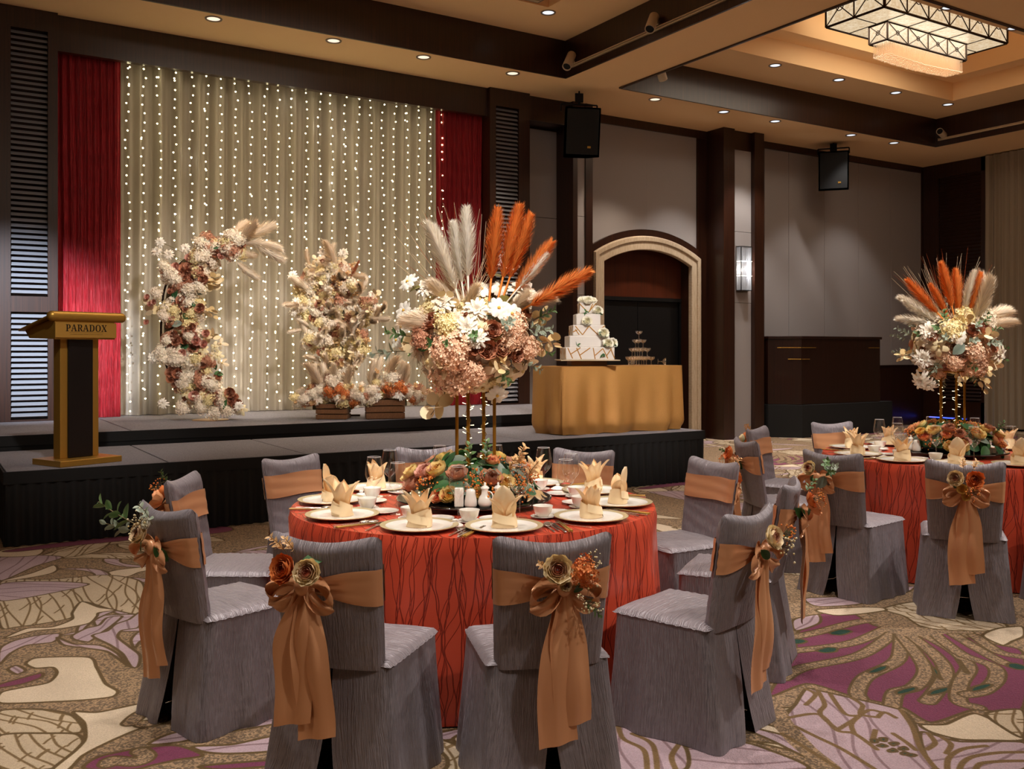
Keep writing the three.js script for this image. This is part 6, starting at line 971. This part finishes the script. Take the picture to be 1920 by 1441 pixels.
spotHead('pale spotlight in the right back corner of the chandelier tray', [15.74, HC + 0.17, -10.50], [-0.9, 0.1, 0.3], 0); spotHead('pale spotlight just showing under the left rim of the chandelier tray', [8.68, HC + 0.10, -10.05], [0.5, -0.75, -0.2], 0);
// ---------------------------------------------------------------- crystal wall lamp on the tall pilaster
{
  M.rodGlass = phys(0xdfe2e8, 0.06, { transmission: 0.6, thickness: 0, ior: 1.6 }); M.sconceGlow = M.lamp(new THREE.Color(1, 0.94, 0.86), 1.3);
  const t = thing('wall_sconce', 'square wall lamp of three tiers of glass rods on the tall pilaster', 'wall lamp', [11.995, 2.53, ZC - 0.085]), w = 0.24, d = 0.12, hh = 0.245;
  part('back_plate', rb(0.27, 0.80, 0.012, 0.003, 0, 0.375, 0.008), M.steelDull = std(0x8e867e, 0.35, { metalness: 0.8 }), t);
  for (let k = 0; k < 3; k++) { const y0 = 0.01 + k * (hh + 0.005), q = []; for (let i = 0; i < 13; i++) q.push(place(new THREE.CylinderGeometry(0.0062, 0.0062, hh - 0.012, 8), -w / 2 + (i + 0.5) * w / 13, y0 + hh / 2, d)); for (const s of [-1, 1]) for (let i = 0; i < 6; i++) q.push(place(new THREE.CylinderGeometry(0.0062, 0.0062, hh - 0.012, 8), s * w / 2, y0 + hh / 2, 0.015 + i * d / 6)); part('glass_rods', merge(q), M.rodGlass, t, 'row of clear glass rods', 'stuff'); }
  const fr = []; for (let k = 0; k < 4; k++) { const y = 0.008 + k * (hh + 0.005); fr.push(rb(w + 0.02, 0.010, d + 0.012, 0.002, 0, y, d / 2 + 0.008, 1)); } part('frame', merge([fr[0], fr[3], rb(0.012, 0.75, 0.012, 0.002, -w / 2 - 0.005, 0.375, d, 1), rb(0.012, 0.75, 0.012, 0.002, w / 2 + 0.005, 0.375, d, 1)]), M.blackGloss, t, null, 'stuff'); part('glow_band', merge([fr[1], fr[2]]), M.sconceGlow, t, 'bright bands between the tiers', 'stuff');
  part('tube_lamp', place(new THREE.CylinderGeometry(0.011, 0.011, 0.46, 12), 0, 0.375, 0.06), M.sconceGlow, t); const l = new THREE.PointLight(new THREE.Color(1, 0.93, 0.84), 1.3); l.name = 'sconce_lamp'; l.position.set(11.995, 2.53 + 0.375, ZC - 0.085 + 0.06); l.shadow.radius = 1; scene.add(l);
}
// ---------------------------------------------------------------- bar counter on its black riser, at the panelled wall
{
  const poly = (x1, off) => { const s = new THREE.Shape(); s.moveTo(12.56 - off * 0.5, 11.98); s.lineTo(12.57 - off * 0.5, 11.70 - off); s.lineTo(12.92, 11.26 - off); s.lineTo(x1, 11.26 - off); s.lineTo(x1, 12.07); s.lineTo(12.7, 12.07); s.closePath(); return s; };
  const up = (s, h, y, b) => place(fix(ext(s, h, b)), 0, y, 0, -Math.PI / 2, 0, 0);
  const t = single('stage_riser', up(poly(15.35, 0), 0.56, 0.004, 0.006), M.black, 'low black riser carrying the dark bar counter at the panelled wall', 'riser');
  const c = thing('bar_counter', 'dark mahogany bar counter with thin brass inlay lines, on the black riser', 'counter', [0, 0.575, 0]);
  part('body', up(poly(15.02, -0.02), 1.13, 0.004, 0.006), M.woodDark = phys(0xffffff, 0.3, { map: woodTex(0x2a120a, 0x170805, 33, [2, 0.5]), clearcoat: 0.2 }), c); part('top', up(poly(15.05, 0.0), 0.035, 1.145, 0.006), M.woodDark, c);
  const line = (x0, x1, y, z) => part('brass_inlay', bx(x0, x1, y, y + 0.012, z - 0.004, z + 0.006), M.brassMatte, c, 'thin brass inlay'); for (const [x1, y] of [[13.28, 0.98], [13.12, 0.78]]) line(12.93, x1, y, -11.27); line(14.7, 15.0, 0.98, -11.27);
  for (const [L, y] of [[0.4, 0.98], [0.22, 0.78]]) part('brass_inlay', place(rb(L, 0.012, 0.012, 0.002, 0, 0, 0, 1), 12.915 - L * 0.31, y + 0.006, -11.278 - L * 0.39, 0, -0.90, 0), M.brassMatte, c, 'thin brass inlay');
}
// blue strip lights low on the right wall
M.blueGlow = M.lamp(new THREE.Color(0.05, 0.1, 1.0), 2.5);
single('strip_light', rb(0.02, 0.02, 0.8, 0.004), M.blueGlow, 'thin blue strip light low on the dark right wall', 'strip light', [XR - 0.16, 0.16, -11.55]); single('strip_light', rb(0.02, 0.02, 0.35, 0.004), M.blueGlow, 'short blue strip light at the foot of the window curtain', 'strip light', [XR - 0.45, 0.05, -10.9]);
scene.traverse((o) => { if (o.isMesh) { o.castShadow = o.receiveShadow = true; } if (o.isLight && o.shadow && !o.isRectAreaLight) o.castShadow = true; });
renderer.render(scene, camera);
